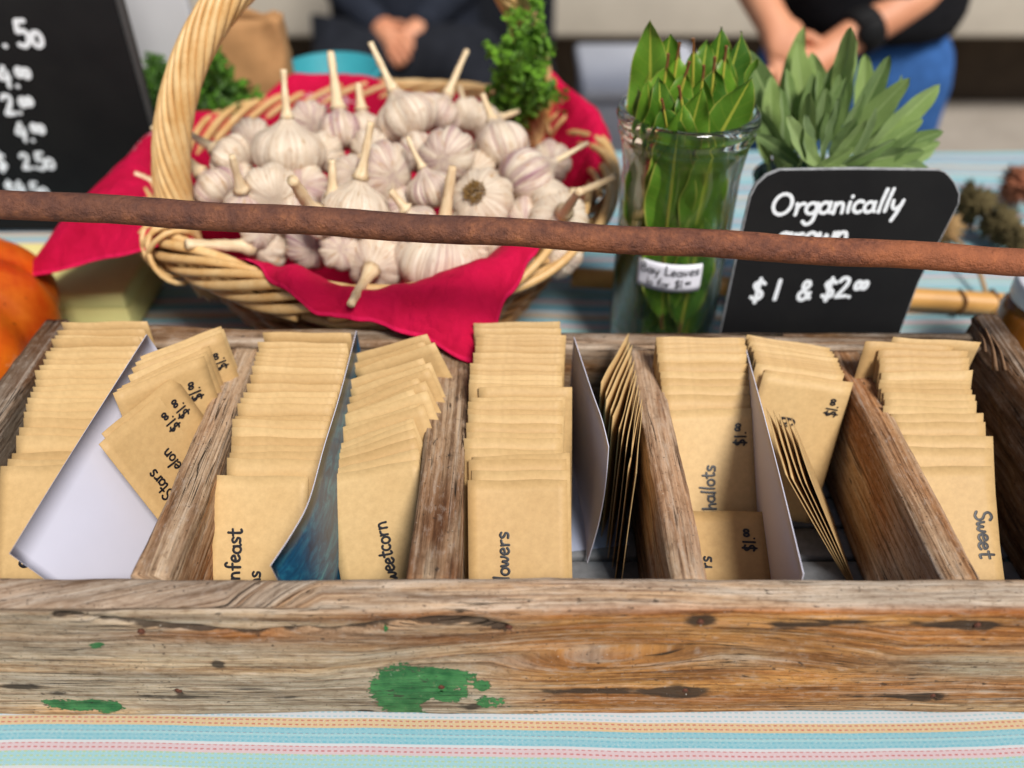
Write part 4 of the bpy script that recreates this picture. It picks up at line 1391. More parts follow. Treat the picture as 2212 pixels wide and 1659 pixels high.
# ================================================================== GARLIC
def bulb_mesh(seed):
    rg = random.Random(seed)
    ncl = rg.choice([7, 8, 9, 10])
    NT_, NP_ = 56, 30
    vs, sk = [], []
    offs = [rg.uniform(-.09, .09) for _ in range(ncl)]
    amp = [rg.uniform(.7, 1.25) for _ in range(ncl)]
    for i in range(NT_):
        th = 2 * math.pi * i / NT_
        c = th / (2 * math.pi) * ncl
        ci = int(c) % ncl
        fr = c - int(c)
        groove = (math.sin(math.pi * fr)) ** 0.55
        for j in range(NP_):
            t_ = j / (NP_ - 1)           # 0 bottom .. 1 neck
            # profile of the bulb (unit diameter 1)
            if t_ < 0.72:
                q = t_ / 0.72
                a = math.pi * (0.06 + 0.80 * q)
                r = 0.5 * math.sin(a) ** 0.85
                z = -0.40 * math.cos(a) + 0.02
            else:
                q = (t_ - 0.72) / 0.28
                r = 0.5 * math.sin(math.pi * 0.86) ** 0.85
                r = r * (1 - q) ** 1.5 + 0.085 + (0.0 - 0.0) * q
                z = -0.40 * math.cos(math.pi * 0.86) + 0.02 + 0.20 * q
                r = max(0.085, r - 0.085 * (1 - q))
            body = math.sin(math.pi * min(1, t_ / 0.8)) ** 0.8
            k = 1 - 0.125 * body * (1 - groove) * amp[ci] + 0.03 * body * offs[ci] * 10 * math.sin(math.pi * fr)
            k += 0.07 * fb(math.cos(th) * 1.5 + seed, math.sin(th) * 1.5, t_ * 2)
            vs.append((r * k * math.cos(th), r * k * math.sin(th), z + 0.02 * fb(math.cos(th) + seed, math.sin(th), t_)))
            sk.append((math.cos(th) * 1.6 + seed * 2.3, t_ * 1.2, math.sin(th) * 1.6))
    fs = grid_faces(NT_, NP_, True)
    fs.append(tuple(i * NP_ for i in range(NT_))[::-1])
    fs.append(tuple(i * NP_ + NP_ - 1 for i in range(NT_)))
    me = bpy.data.meshes.new("bulb"); me.from_pydata(vs, [], fs); me.update()
    me.polygons.foreach_set("use_smooth", [True] * len(me.polygons))
    at_ = me.attributes.new("skin", 'FLOAT_VECTOR', 'POINT'); at_.data.foreach_set("vector", [c for p in sk for c in p])
    me.materials.append(M['garlic'])
    return me
BULBS = [bulb_mesh(s) for s in range(6)]
def root_mesh():
    mb = MB(); rg = random.Random(3)
    for _ in range(170):
        a, r = rg.uniform(0, 6.28), 0.15 * math.sqrt(rg.random())
        p = Vector((r * math.cos(a), r * math.sin(a), -0.36)); d = Vector((math.cos(a) * .5 * r / .15, math.sin(a) * .5 * r / .15, -1)).normalized()
        mb.add(*tube([p, p + d * .035, p + d * .06 + Vector((rg.uniform(-.02, .02), rg.uniform(-.02, .02), .0))], [.011, .010, .005], 4))
    o = mb.build("roots", M['root']); me = o.data; bpy.data.objects.remove(o); return me
ROOTS = root_mesh()
def mound(u, v):
    d = ray(u, v)
    for k in range(400):
        y = 0.50 + k * 0.0012
        p = CAM + d * (y / d.y)
        dd = math.hypot(p.x - BC.x, p.y - BC.y) / 0.215
        h = 0.128 + 0.060 * max(-0.5, 1 - dd * dd)
        if p.z <= h: return p
    return p
gk = [0]
def garlic(u, v, dpx, tip, label, dy=0.0, stem_r=0.0052, bend=0.0, depth_off=0.0, roots=False, y=None):
    """bulb centre seen at (u, v); stem tip seen at tip=(u, v), dy its extra distance"""
    k = gk[0]; gk[0] += 1
    c = mound(u, v) if y is None else at(u, v, y=y)
    c = c + ray(u, v).normalized() * depth_off
    dep = proj(c)[2]
    D = dpx * dep / FPX
    t_ = at(tip[0], tip[1], y=c.y + dy)
    ax = (t_ - c)
    L = ax.length
    ax.normalize()
    q = Vector((0, 0, 1)).rotation_difference(ax) @ Quaternion((0, 0, 1), rnd.uniform(0, 6.28))
    root = empty("garlic_bulb", c)
    root.rotation_mode = 'QUATERNION'; root.rotation_quaternion = q
    b = bpy.data.objects.new("bulb", BULBS[k % 6]); link(b, root); b.scale = (D * rnd.uniform(.94, 1.08), D * rnd.uniform(.92, 1.06), D * rnd.uniform(.84, .98))
    # stem in local space along +z
    z0 = D * 0.47
    if L > z0 + 0.004:
        bx, by = math.cos(k), math.sin(k)
        n = 12; stem_r *= .78; bend = bend or .05 * math.sin(k * 2.1)
        path = [Vector((bx * bend * math.sin(math.pi * .5 * i / n) * (L - z0), by * bend * math.sin(math.pi * .5 * i / n) * (L - z0), z0 + (L - z0) * i / n)) for i in range(n + 1)]
        rad = [stem_r * (0.75 * math.exp(-i * .8) + 0.82 + 0.05 * math.sin(i * 1.1 + k) - .018 * i + .03 * math.sin(i * 2.9)) for i in range(n + 1)]
        vs, fs = tube(path, rad, 9)
        vs = [(v_[0] * (1 + .06 * math.sin(9 * a)), v_[1] * (1 + .06 * math.cos(7 * a)), v_[2]) for a, v_ in enumerate(vs)]
        mesh_obj("stem", vs, fs, M['stem'], root)
    if roots:
        r_ = bpy.data.objects.new("roots", ROOTS); link(r_, root); r_.scale = (D, D, D)
        ROOTS.materials.clear(); ROOTS.materials.append(M['root'])
    tag(root, label, "garlic", "garlic bulbs in the basket")
    return root
garlic(880, 258, 140, (800, 92), "large white garlic bulb at the top of the heap, stem pointing up left", 0.03)
garlic(945, 250, 110, (1012, 112), "garlic bulb right behind the topmost bulb, stem pointing up right", 0.05, depth_off=0.03)
garlic(623, 332, 156, (617, 150), "big white garlic bulb left of the heap with an upright stem", 0.02)
garlic(738, 285, 105, (714, 112), "garlic bulb at the back of the heap with a thick upright stem", 0.04, 0.0068, depth_off=0.02)
garlic(785, 280, 90, (776, 180), "small garlic bulb between the two tall back stems, short pale stem", 0.02, 0.0062, depth_off=0.03)
garlic(668, 262, 86, (640, 235), "pinkish garlic bulb far back by the red cloth", 0.05, depth_off=0.03)
garlic(1045, 268, 95, (1120, 240), "brownish garlic bulb at the back right edge below the parsley", 0.03, depth_off=0.04)
garlic(965, 338, 130, (1010, 300), "smooth white garlic bulb in the middle of the heap, no stem showing", 0.09)
garlic(1085, 318, 132, (1045, 206), "garlic bulb at the right back with a short curved stem", 0.03, 0.0056, 0.15)
garlic(1135, 386, 142, (1270, 308), "grey-white garlic bulb at the right, thin stem pointing right over the cloth", 0.03, 0.0040)
garlic(930, 412, 112, (888, 292), "purple garlic bulb in the middle with a thin bent stem", 0.01, 0.0038, 0.12)
garlic(1040, 434, 150, (1120, 540), "garlic bulb lying upside down with its brown roots showing", 0.10, roots=True)
garlic(830, 372, 132, (760, 330), "brown streaked garlic bulb in the middle of the heap", 0.06)
garlic(768, 455, 150, (796, 262), "white garlic bulb left of centre with a long pale upright stem", 0.02, 0.0058)
garlic(588, 414, 128, (560, 330), "weathered garlic bulb left of centre below the big white one", 0.06)
garlic(505, 345, 110, (400, 285), "garlic bulb at the far left, stem pointing up left behind the handle", 0.02, 0.0062)
garlic(468, 408, 100, (330, 270), "small garlic bulb behind the handle, cut stem showing left of it", 0.03, 0.0062)
garlic(530, 445, 90, (505, 335), "garlic bulb beside the handle with a thick cut stem", -0.01, 0.0060)
garlic(720, 470, 96, (716, 345), "garlic bulb half hidden left of the long pale stem, straight short stem", 0.01, 0.0060)
garlic(690, 480, 84, (628, 392), "garlic bulb left of the front with a broad slanting cut stem", -0.03, 0.0085)
garlic(1190, 445, 118, (1328, 376), "tan garlic bulb on the right, long dry stem pointing out to the jar", -0.01, 0.0052)
garlic(1205, 478, 140, (1252, 412), "purple tinged garlic bulb at the right rim with a cut stem", -0.055, 0.0064)
garlic(900, 485, 92, (845, 410), "purple garlic bulb half hidden behind the rusty bar", 0.0, 0.0055)
garlic(945, 566, 182, (982, 358), "biggest white garlic bulb at the front rim, thick stem behind the bar", 0.015, 0.0074, y=.588)
garlic(815, 562, 138, (758, 658), "garlic bulb at the front with its stem lying over the red cloth", -0.088, 0.0070, y=.592)
garlic(1095, 560, 128, (1180, 500), "pink garlic bulb at the front right of the biggest bulb", 0.04, y=.602)
garlic(1200, 540, 128, (1155, 525), "dark pink garlic bulb in the shade of the right rim", -0.03, y=.628)
garlic(585, 535, 104, (402, 526), "speckled garlic bulb at the front left, long stem lying on the rim", -0.045, 0.0080, y=.618)
garlic(672, 532, 116, (640, 500), "speckled garlic bulb at the front left under the rusty bar", 0.05, y=.612)
garlic(395, 425, 70, (288, 378), "little garlic bulb left of the handle, broad cut stem on the cloth", -0.01, 0.0075, y=.70)
garlic(1010, 490, 96, (1060, 500), "garlic bulb deep in the heap behind the biggest bulb", 0.05, depth_off=0.02)

FILL = [(545, 300, 92), (700, 330, 96), (800, 320, 90), (1010, 250, 84), (1020, 375, 100), (880, 450, 96), (660, 405, 100), (640, 470, 100), (850, 520, 100), (1130, 480, 110), (1010, 530, 100), (740, 540, 100), (520, 395, 90), (1190, 350, 92), (450, 455, 84), (900, 330, 90), (560, 500, 84), (760, 380, 100), (1090, 410, 90)]
FD = ["behind the big white bulb at the left", "between the big left bulb and the long pale stem", "under the topmost bulb", "right behind the topmost bulb", "between the root end bulb and the middle white one",
      "left of the root end bulb", "below the big left bulb", "above the bar at the left", "below the bar left of the biggest bulb", "above the bar right of the root end bulb", "below the bar right of the biggest bulb",
      "below the bar left of the stem on the cloth", "right of the handle foot", "at the far right by the cloth", "at the handle foot just above the bar", "between topmost and middle white bulbs", "below the handle foot", "behind the long pale stem", "between root end bulb and grey right bulb"]
for (u, v, d_), w_ in zip(FILL, FD):
    garlic(u, v, d_, (u + jit(70), v - 10 + jit(60)), f"half hidden garlic bulb {w_}", 0.06, depth_off=0.026)
# ================================================================== RUSTY BAR
pa, pb = at(-340, 420.6, y=.46), at(2560, 585.8, y=.46)
n = 120
path = [pa.lerp(pb, i / n) + Vector((0, 0, .0006 * math.sin(i * .35))) for i in range(n + 1)]
vs, fs = tube(path, [0.0087 * (1 + .012 * math.sin(i * 1.9) + .012 * math.sin(i * .73)) for i in range(n + 1)], 28)
o = mesh_obj("rusty_bar", vs, fs, M['rust'])
mod = o.modifiers.new("sub", 'SUBSURF'); mod.levels = 1; mod.render_levels = 1
tag(o, "rusty round steel bar running across in front of basket and jar", "bar")

# ================================================================== JAR OF BAY LEAVES
JC = Vector((0.1345, 0.632, 0.0)); JH = 0.2330
jar = empty("glass_jar", JC)
tag(jar, "tall clear glass jar with a rolled rim holding bay leaves", "jar")
ro = 0.0465
prof = [(0.001, 0.0005), (ro - .006, 0.0005), (ro - .001, .004), (ro, .010), (ro, JH - .048), (ro + .0015, JH - .036), (ro + .003, JH - .027), (ro + .003, JH - .0215), (ro + .0055, JH - .0200), (ro + .0062, JH - .0175), (ro + .0055, JH - .0150), (ro + .0035, JH - .0135), (ro + .0035, JH - .012),
        (ro + .0068, JH - .0105), (ro + .0082, JH - .0065), (ro + .0068, JH - .0022), (ro + .0040, JH - .0003), (ro + .0012, JH - .0014), (ro - .0002, JH - .005), (ro - .0004, JH - .024), (ro - .0022, JH - .036), (ro - .0032, JH - .048), (ro - .0032, .012), (ro - .006, .007), (.001, .006)]
vs, fs = lathe(prof, 72, False, False)
fs.append(tuple(range(71, -1, -1))); fs.append(tuple((len(prof) - 1) * 72 + k for k in range(72)))
o = mesh_obj("jar_body", vs, fs, M['glass']); o.location = JC; to_local(o, jar)
a_ = o.data.attributes.new("rim", 'FLOAT', 'POINT'); a_.data.foreach_set("value", [1.0 if v_[2] > JH - .028 or v_[2] < .012 else 0.0 for v_ in vs])
# paper label stuck on the front of the jar
lc = at(1450, 601, y=JC.y - ro)
a_c = math.atan2(-(ro), (1452 - 1440) * .0)      # facing the viewer
u0 = proj((JC.x, JC.y, lc.z))
ang0 = -math.pi / 2 - 0.17
def lab_surf(a, b):        # a, b metres from label centre, wrapped round the jar
    th = ang0 + a / (ro + .0006)
    n = (math.cos(th), math.sin(th), 0)
    return (JC.x + (ro + .0007) * n[0], JC.y + (ro + .0007) * n[1], lc.z + b), n
LW, LH = .054, .0255
vs, fs = [], []
nx_, ny_ = 20, 6
for i in range(nx_):
    for j in range(ny_):
        a, b = -LW / 2 + LW * i / (nx_ - 1), -LH / 2 + LH * j / (ny_ - 1)
        ex_ = max(0, abs(b) - LH / 2 + .002)
        a *= 1 - ex_ * 14
        vs.append(lab_surf(a, b - 0.02 * a)[0])
lab = mesh_obj("jar_label", vs, grid_faces(nx_, ny_), M['label'])
mod = lab.modifiers.new("thick", 'SOLIDIFY'); mod.thickness = .0003; mod.offset = 1
to_local(lab, jar)
lsf = lambda a, b: (lambda P, N: (Vector(P) + Vector(N) * .0007, N))(*lab_surf(a, b))
for txt, y_, s_, sup in (("Bay Leaves", .0026, .0086, ()), ("10 for $1.00", -.0084, .0072, (10, 11))):
    w_ = text_len(txt, sup) * s_
    o = writing(None, txt, (-w_ / 2, y_), (1, 0), (0, 1), s_, lsf, M['ink'], .11, 0, .03, sup)
    o.parent = lab; o.matrix_parent_inverse = lab.matrix_world.inverted() if False else Matrix.Identity(4)
    o.matrix_parent_inverse = (Matrix.Translation(jar.location) @ Matrix.Translation(jar.location).inverted()).inverted()

# ---- leaves
def leaf_mesh(name, L, W, curl, fold, wav, seed, m, stalk=0.0, tipx=0.0, pw=1.0, ro_=.72):
    """leaf along +y from 0 (base) to L, face +z"""
    rg = random.Random(seed)
    NXL, NYL = 9, 18
    vs, at2 = [], []
    for j in range(NYL):
        t_ = j / (NYL - 1)
        w = W / 2 * (math.sin(math.pi * t_ ** pw) ** ro_) * (1 - .12 * t_) + 0.0004
        for i in range(NXL):
            s_ = -1 + 2 * i / (NXL - 1)
            edge = wav * W * .07 * math.sin(t_ * 19 + seed + (2 if s_ > 0 else 0)) * abs(s_) ** 3
            x = s_ * w + tipx * t_ * t_ * L
            y = t_ * L
            z = fold * abs(s_) * w + edge + curl * L * (t_ - .3) ** 2
            vs.append((x, y, z)); at2.append((s_, t_, 0))
    fs = []
    for j in range(NYL - 1):
        for i in range(NXL - 1):
            a = j * NXL + i
            fs.append((a, a + 1, a + NXL + 1, a + NXL))
    me = bpy.data.meshes.new(name); me.from_pydata(vs, [], fs); me.update()
    me.polygons.foreach_set("use_smooth", [True] * len(me.polygons))
    a_ = me.attributes.new("leaf", 'FLOAT_VECTOR', 'POINT'); a_.data.foreach_set("vector", [c for p in at2 for c in p])
    me.materials.append(m)
    return me
BAYM = [leaf_mesh("blade", 1.0, (.34, .40, .37, .44, .31, .39)[k], .10 - .05 * k, .18 + .05 * (k % 2), 1.2, k, M['bay'], pw=.95) for k in range(6)] + [leaf_mesh("blade", 1.0, .40, .01, .08, .8, 40, M['bay'], pw=.95)]
vs, fs = tube([(0, .6, .004), (0, .3, .005), (0, 0, .004)], [.004, .008, .011], 5)
RIBM = bpy.data.meshes.new("midrib"); RIBM.from_pydata([tuple(v) for v in vs], [], fs); RIBM.materials.append(mat_plain("leaf_midrib", sr(186, 178, 72), .5, .3, 100, .1))
vs, fs = tube([(0, .03, .0), (0, -.05, .004), (.006, -.10, .012)], [.014, .012, .015], 6)
STKM = bpy.data.meshes.new("stalk"); STKM.from_pydata([tuple(v) for v in vs], [], fs); STKM.materials.append(M['petiole'])
bk_ = [0]
def bay(u, v, y, L, tilt, up, label, back=0.0, spin=0.0, var=None):
    """top end of the leaf seen at (u, v), depth y; tilt: lean to the right (deg); up: 'tip' or 'stalk' at the top; back: lean away"""
    k = bk_[0]; bk_[0] += 1
    p = at(u, v, y=y)
    a = R(tilt); b = R(back)
    up_v = Vector((math.sin(a), math.sin(b), math.cos(a) * math.cos(b))).normalized()
    bt = p - up_v * L
    def inside(q, lim):
        d = Vector((q.x - JC.x, q.y - JC.y, 0)); l_ = d.length
        return q if l_ <= lim else Vector((JC.x + d.x / l_ * lim, JC.y + d.y / l_ * lim, q.z))
    wide_ = var == 6 and p.z < JH
    if p.z < JH - .004: p = inside(p, .0395 if wide_ else .030)
    bt = inside(bt, .026 if p.z > JH else (.0385 if wide_ else .029)); bt.z = max(bt.z, .012)
    up_v = (p - bt).normalized()
    sgn = 1 if up == 'tip' else -1
    ey = up_v * sgn
    face = Vector((math.sin(R(spin)), -math.cos(R(spin)), 0.12)); face = (face - ey * face.dot(ey)).normalized()
    ex = ey.cross(face)
    m = Matrix((ex, ey, face)).transposed().to_4x4()
    if up == 'tip': m.translation = p - up_v * L
    else: m.translation = p - up_v * (L * .1)
    root = bpy.data.objects.new("bay_leaf", None); root.empty_display_size = .01
    link(root); root.matrix_world = m
    for nm, me in (("blade", BAYM[k % 6 if var is None else var]), ("midrib", RIBM), ("stalk", STKM)):
        if nm == "midrib" and up == 'tip' and k % 2: continue
        c = bpy.data.objects.new(nm, me); link(c, root); c.scale = (L, L, L)
    tag(root, label, "bay leaf", "bay leaves in the jar")
    return root
LV = [  # u, v, y, length, tilt, end up, lean back, spin, words
 (1408, 40, .650, .105, 3, 'tip', 6, -20, "tallest dark green bay leaf, at the jar's left, tip up"),
 (1446, 70, .655, .095, 5, 'tip', 3, 10, "narrow bay leaf just right of the tallest one, tip up"),
 (1558, 58, .662, .100, -3, 'tip', 3, 20, "dark bay leaf with a pointed tip at the back right of the jar"),
 (1608, 70, .656, .095, 7, 'tip', 0, 30, "wavy dark bay leaf tip at the jar's right edge, behind"),
 (1585, 105, .645, .095, 5, 'tip', 2, 35, "dark bay leaf right of centre, edge turned to the viewer"),
 (1530, 92, .650, .095, 3, 'tip', 3, -5, "broad dull bay leaf at the middle back of the bunch, tip up"),
 (1622, 122, .640, .090, 6, 'tip', 0, 55, "wavy bay leaf standing edge-on at the right rim"),
 (1624, 166, .606, .112, 19, 'tip', -4, 8, "large bright green bay leaf leaning right over the front rim"),
 (1517, 190, .598, .085, 8, 'tip', 0, -8, "mid green bay leaf at the front centre, tip up"),
 (1476, 232, .592, .095, 0, 'tip', -6, 0, "bright bay leaf low at the front rim, tip just above the glass"),
 (1398, 178, .604, .090, -2, 'tip', 0, -14, "pointed bay leaf at the front left, blue-green"),
 (1432, 178, .600, .090, 6, 'tip', 0, 14, "bay leaf at the front left beside the pointed one, tip up"),
 (1386, 182, .618, .070, -9, 'tip', 0, -50, "small curled yellowish bay leaf at the left rim"),
 (1445, 115, .630, .090, 12, 'stalk', 4, -6, "bay leaf stalk end up with a bright yellow rib, left of centre"),
 (1490, 132, .618, .090, 14, 'stalk', 2, 6, "bay leaf stalk end up with a yellow rib, in the centre"),
 (1430, 212, .594, .080, -14, 'stalk', 0, -5, "bay leaf stalk end up at the front left, short yellow rib"),
 (1498, 82, .648, .090, -6, 'stalk', 4, 0, "brown stalked bay leaf at the top centre of the bunch"),
 (1468, 92, .642, .090, 3, 'stalk', 4, 12, "bay leaf stalk standing up behind the yellow ribbed leaf"),
 (1522, 140, .622, .090, 0, 'stalk', 2, -12, "bay leaf stalk end up right of centre, red-brown stalk"),
 (1544, 122, .628, .090, -3, 'stalk', 2, 18, "bay leaf stalk end up, second right of centre"),
 (1568, 98, .636, .090, -6, 'stalk', 2, 32, "bay leaf stalk end up among the dark leaves on the right"),
 (1466, 184, .603, .085, -18, 'stalk', 0, 20, "bay leaf with a brown stalk crossing the front centre"),
 (1465, 285, .5895, .092, 0, 'tip', -1, 0, "broad bright bay leaf pressed against the front of the glass"),
 (1548, 282, .594, .090, 3, 'tip', -2, 16, "bright bay leaf against the glass right of the broad one"),
 (1385, 300, .603, .085, -3, 'tip', 0, -34, "pale bay leaf standing against the glass at the left"),
 (1440, 455, .590, .090, -4, 'tip', 0, -6, "broad bay leaf against the glass low at the left of the label"),
 (1525, 470, .592, .090, 4, 'tip', 0, 12, "broad bay leaf against the glass low at the right of the label"),
 (1420, 420, .597, .085, 3, 'tip', 0, -14, "bay leaf low in the jar above the label at the left"),
 (1500, 440, .596, .085, -6, 'tip', 0, 6, "bay leaf low in the jar behind the label"),
 (1560, 430, .602, .080, 8, 'tip', 0, 30, "dark bay leaf low in the jar at the right of the label"),
 (1380, 500, .606, .075, 0, 'tip', 0, -38, "dark bay leaf near the jar bottom at the left"),
 (1480, 640, .594, .050, 40, 'tip', 0, 5, "bay leaf tip lying near the jar bottom in front"),
 (1430, 600, .610, .075, -6, 'tip', 0, -10, "dark bay leaf below the label at the left"),
 (1520, 560, .606, .075, 8, 'tip', 0, 22, "dark bay leaf below the label at the right"),
]
for (u, v, y, L, tl, up, bk2, sp, w) in LV:
    bay(u, v, y, L * (1.12 if 'glass' in w else 1), tl, up, w, bk2, sp, 6 if ('against' in w or 'large bright' in w) else None)
for k in range(18):
    a = k * 2.4; rr = .030 * math.sqrt((k % 6 + .6) / 6)
    px = JC + Vector((rr * math.cos(a), rr * math.sin(a) + .006, .135 + .012 * (k % 6) + (.0 if k < 9 else -.05)))
    uu, vv, _ = proj(px)
    bay(uu, vv, px.y, .095, jit(8), 'tip', "dark bay leaf standing deep inside the jar behind the others", jit(5), jit(50))

# ================================================================== SAGE
SC = Vector((0.262, 0.700, 0.0))
sage = empty("sage_bunch", (SC.x, SC.y, 0.0))
tag(sage, "bunch of grey-green sage leaves behind the small black sign", "sage")
SAGM = [leaf_mesh("leaf", 1.0, .25 + .03 * (k % 3), -.16 + .07 * k, .30 + .1 * (k % 2), .5, 20 + k, M['sage'], tipx=(-1) ** k * .10, pw=.9, ro_=.52) for k in range(6)]
rs = random.Random(21)
SL = [  # base (u,v,y) tip (u,v,y)
 (1700, 260, .73, 1712, 64, .74), (1810, 190, .70, 1860, 58, .69), (1770, 220, .71, 1806, 112, .70), (1700, 330, .70, 1632, 95, .72), (1690, 300, .71, 1600, 130, .74), (1750, 320, .69, 1780, 150, .70),
 (1760, 300, .67, 1800, 195, .655), (1780, 320, .66, 1810, 172, .66), (1830, 300, .68, 1932, 128, .69), (1820, 330, .67, 1946, 158, .67), (1860, 330, .67, 1950, 175, .70), (1880, 330, .66, 2018, 172, .68),
 (1900, 340, .66, 2030, 272, .66), (1930, 340, .65, 2034, 318, .65), (1850, 350, .64, 2020, 350, .65), (1800, 360, .63, 1975, 338, .64), (1760, 350, .63, 1680, 262, .615), (1720, 350, .64, 1632, 275, .64),
 (1700, 340, .66, 1632, 205, .67), (1740, 290, .69, 1745, 160, .70), (1790, 280, .70, 1770, 110, .73), (1730, 250, .73, 1750, 130, .75), (1860, 260, .71, 1880, 120, .73), (1820, 260, .72, 1830, 90, .74),
 (1770, 345, .64, 1790, 215, .63), (1840, 345, .65, 1900, 230, .64), (1880, 345, .64, 1985, 250, .65), (1900, 350, .64, 1990, 300, .63), (1830, 355, .63, 1930, 300, .62), (1790, 365, .625, 1880, 262, .62),
 (1750, 365, .63, 1730, 240, .63), (1700, 365, .65, 1655, 320, .64), (1960, 345, .66, 2015, 335, .69), (1720, 290, .70, 1690, 150, .72), (1780, 240, .72, 1720, 130, .75), (1850, 300, .69, 1890, 180, .69), (1900, 310, .68, 1960, 215, .70),
 (1735, 330, .66, 1770, 200, .65), (1815, 330, .66, 1850, 200, .66), (1760, 370, .62, 1850, 330, .61),
 (1672, 330, .68, 1650, 170, .70), (1690, 340, .67, 1700, 190, .68), (1660, 350, .68, 1640, 240, .69), (1700, 300, .70, 1735, 180, .71), (1790, 300, .68, 1830, 160, .69), (1750, 280, .71, 1700, 100, .73), (1850, 340, .66, 1960, 260, .67), (1800, 340, .65, 1840, 250, .64),
]
for k, (u, v, y, u2, v2, y2) in enumerate(SL):
    p, q = at(u, v, y=y), at(u2, v2, y=y2)
    ey = (q - p); L = ey.length * 1.08; ey.normalize()
    face = Vector((rs.uniform(-1.0, 1.0), -1.0, .65 + rs.uniform(-.7, .6)))
    face = (face - ey * face.dot(ey)).normalized()
    m = Matrix((ey.cross(face), ey, face)).transposed().to_4x4(); m.translation = p - ey * L * .06
    o = bpy.data.objects.new("leaf", SAGM[(k * 5 + k // 6) % 6])
    link(o); wd = max(L, .050); o.matrix_world = m @ Matrix.Diagonal((wd * rs.uniform(.72, 1.05), L, wd * rs.uniform(.8, 1.6), 1))
    mw = o.matrix_world.copy(); o.parent = sage; o.matrix_parent_inverse = Matrix.Translation(sage.location).inverted(); o.matrix_basis = mw
    # stem down into the pot
    if k % 3 == 0:
        b = Vector((SC.x + jit(.02), SC.y + jit(.02), .05))
        vs, fs = tube(catmull([p, p.lerp(b, .5) + Vector((0, .004, .004)), b], 4), .0014, 5)
        to_local(mesh_obj("stem", vs, fs, M['sage']), sage)
pot = empty("dark_glass_tumbler", SC)
tag(pot, "dark green glass tumbler holding the sage behind the black sign", "tumbler")
t = NT("dark_green_glass"); t.b.inputs["Base Color"].default_value = (.02, .05, .03, 1); t.b.inputs["Roughness"].default_value = .12
vs, fs = lathe([(.001, .001), (.034, .001), (.037, .006), (.046, .138), (.0475, .141), (.046, .1425), (.043, .14), (.034, .01), (.001, .009)], 40, False, False)
o = mesh_obj("tumbler_body", vs, fs, t.m); o.location = SC; to_local(o, pot)

# ================================================================== SMALL BLACK SIGN
def sgn_pt(u, v):          # on the sign's plane: nearly upright, leaning back a little
    d = ray(u, v)
    # plane through y = 0.560 at z=0 with slope dy/dz = 0.14
    k = (0.560 + 0.14 * CAM.z) / (d.y - 0.14 * d.z)
    return CAM + d * k
corner = [(1684, 367), (1655, 379), (1634, 398), (1620, 424), (1600, 510), (1530, 838), (1900, 838), (1985, 610), (2072, 440), (2074, 418), (2062, 392), (2044, 372), (2030, 367), (1850, 364)]
P3 = [sgn_pt(*c) for c in corner]
nrm = (P3[5] - P3[0]).cross(P3[6] - P3[0]).normalized()
if nrm.y > 0: nrm = -nrm
th = 0.0042
sign = empty("small_black_sign", (sum(p.x for p in P3) / len(P3), .56, 0))
tag(sign, "small black chalkboard sign for organically grown herbs leaning before the sage", "sign")
n = len(P3)
ins = []
cen = sum(P3, Vector()) / n
fr_ = [p + (cen - p).normalized() * .0009 for p in P3]
vs = [p - nrm * .0004 for p in fr_]
o = mesh_obj("sign_panel", [p + nrm * .0002 for p in fr_] + [p - nrm * (th - .0006) for p in fr_], [tuple(range(n)), tuple(range(2 * n - 1, n - 1, -1))] + [((i + 1) % n, i, i + n, (i + 1) % n + n) for i in range(n)], M['slate'], smooth=False)
to_local(o, sign)
o = mesh_obj("sign_edge", [p - nrm * .0003 for p in P3] + [p - nrm * th for p in P3] , [((i + 1) % n, i, i + n, (i + 1) % n + n) for i in range(n)] + [tuple(range(n)), tuple(range(2 * n - 1, n - 1, -1))], M['slate_edge'], smooth=False)
to_local(o, sign)
ex = (sgn_pt(1950, 540) - sgn_pt(1650, 540)).normalized(); ey = nrm.cross(ex); ey = ey if ey.z > 0 else -ey
def sign_text(txt, u, v, u2, size, sup=(), pen=.17, slant=.14):
    o0 = sgn_pt(u, v)
    w = (sgn_pt(u2, v) - o0).length
    s_ = w / text_len(txt, sup) if size is None else size
    surf = lambda a, b: (o0 + ex * a + ey * b, nrm)
    o = writing(None, txt, (0, 0), (1, .035), (-.035, 1), s_, surf, M['chalk'], pen, slant, .03, sup)
    to_local(o, sign)
sign_text("Organically", 1664, 465, 1945, None)
sign_text("grown", 1676, 530, 1832, None)
sign_text("$ 1  & $2.00", 1618, 650, 1868, None, (10, 11), pen=.19)

# ================================================================== PRICE CHALKBOARD, LEFT
BY_ = 0.865
board = empty("price_chalkboard", (-.66, BY_, 0))
tag(board, "large black price board standing at the left behind the yellow box", "chalkboard")
bevel_box("board_panel", -.98, -.3815, BY_, BY_ + .006, .0005, .46, M['slate'], board, .001, 1)
bevel_box("board_edge", -.381, -.3755, BY_ - .001, BY_ + .010, .0005, .462, mat_plain("board_edge_paint", sr(70, 70, 70), .6, .3, 100, .1), board, .001, 1)
for txt, u, v, s_, sup in ((".", 6, 100, .022, ()), ("50", 40, 98, .0215, ()), ("4.00", 4, 186, .0195, (2, 3)), ("2.00", 12, 246, .0195, (2, 3)), ("4.00", 40, 303, .0185, (2, 3)), ("$", -4, 366, .018, ()), ("2.50", 50, 364, .0165, ()), ("$4.50", 18, 425, .0155, ())):
    o0 = at(u, v, y=BY_ - .0005)
    surf = lambda a, b, o0=o0: (o0 + Vector((a, 0, b)), Vector((0, -1, 0)))
    to_local(writing(None, txt, (0, 0), (1, .0), (0, 1), s_ * 1.15, surf, M['chalk'], .20, .08, .05, sup), board)

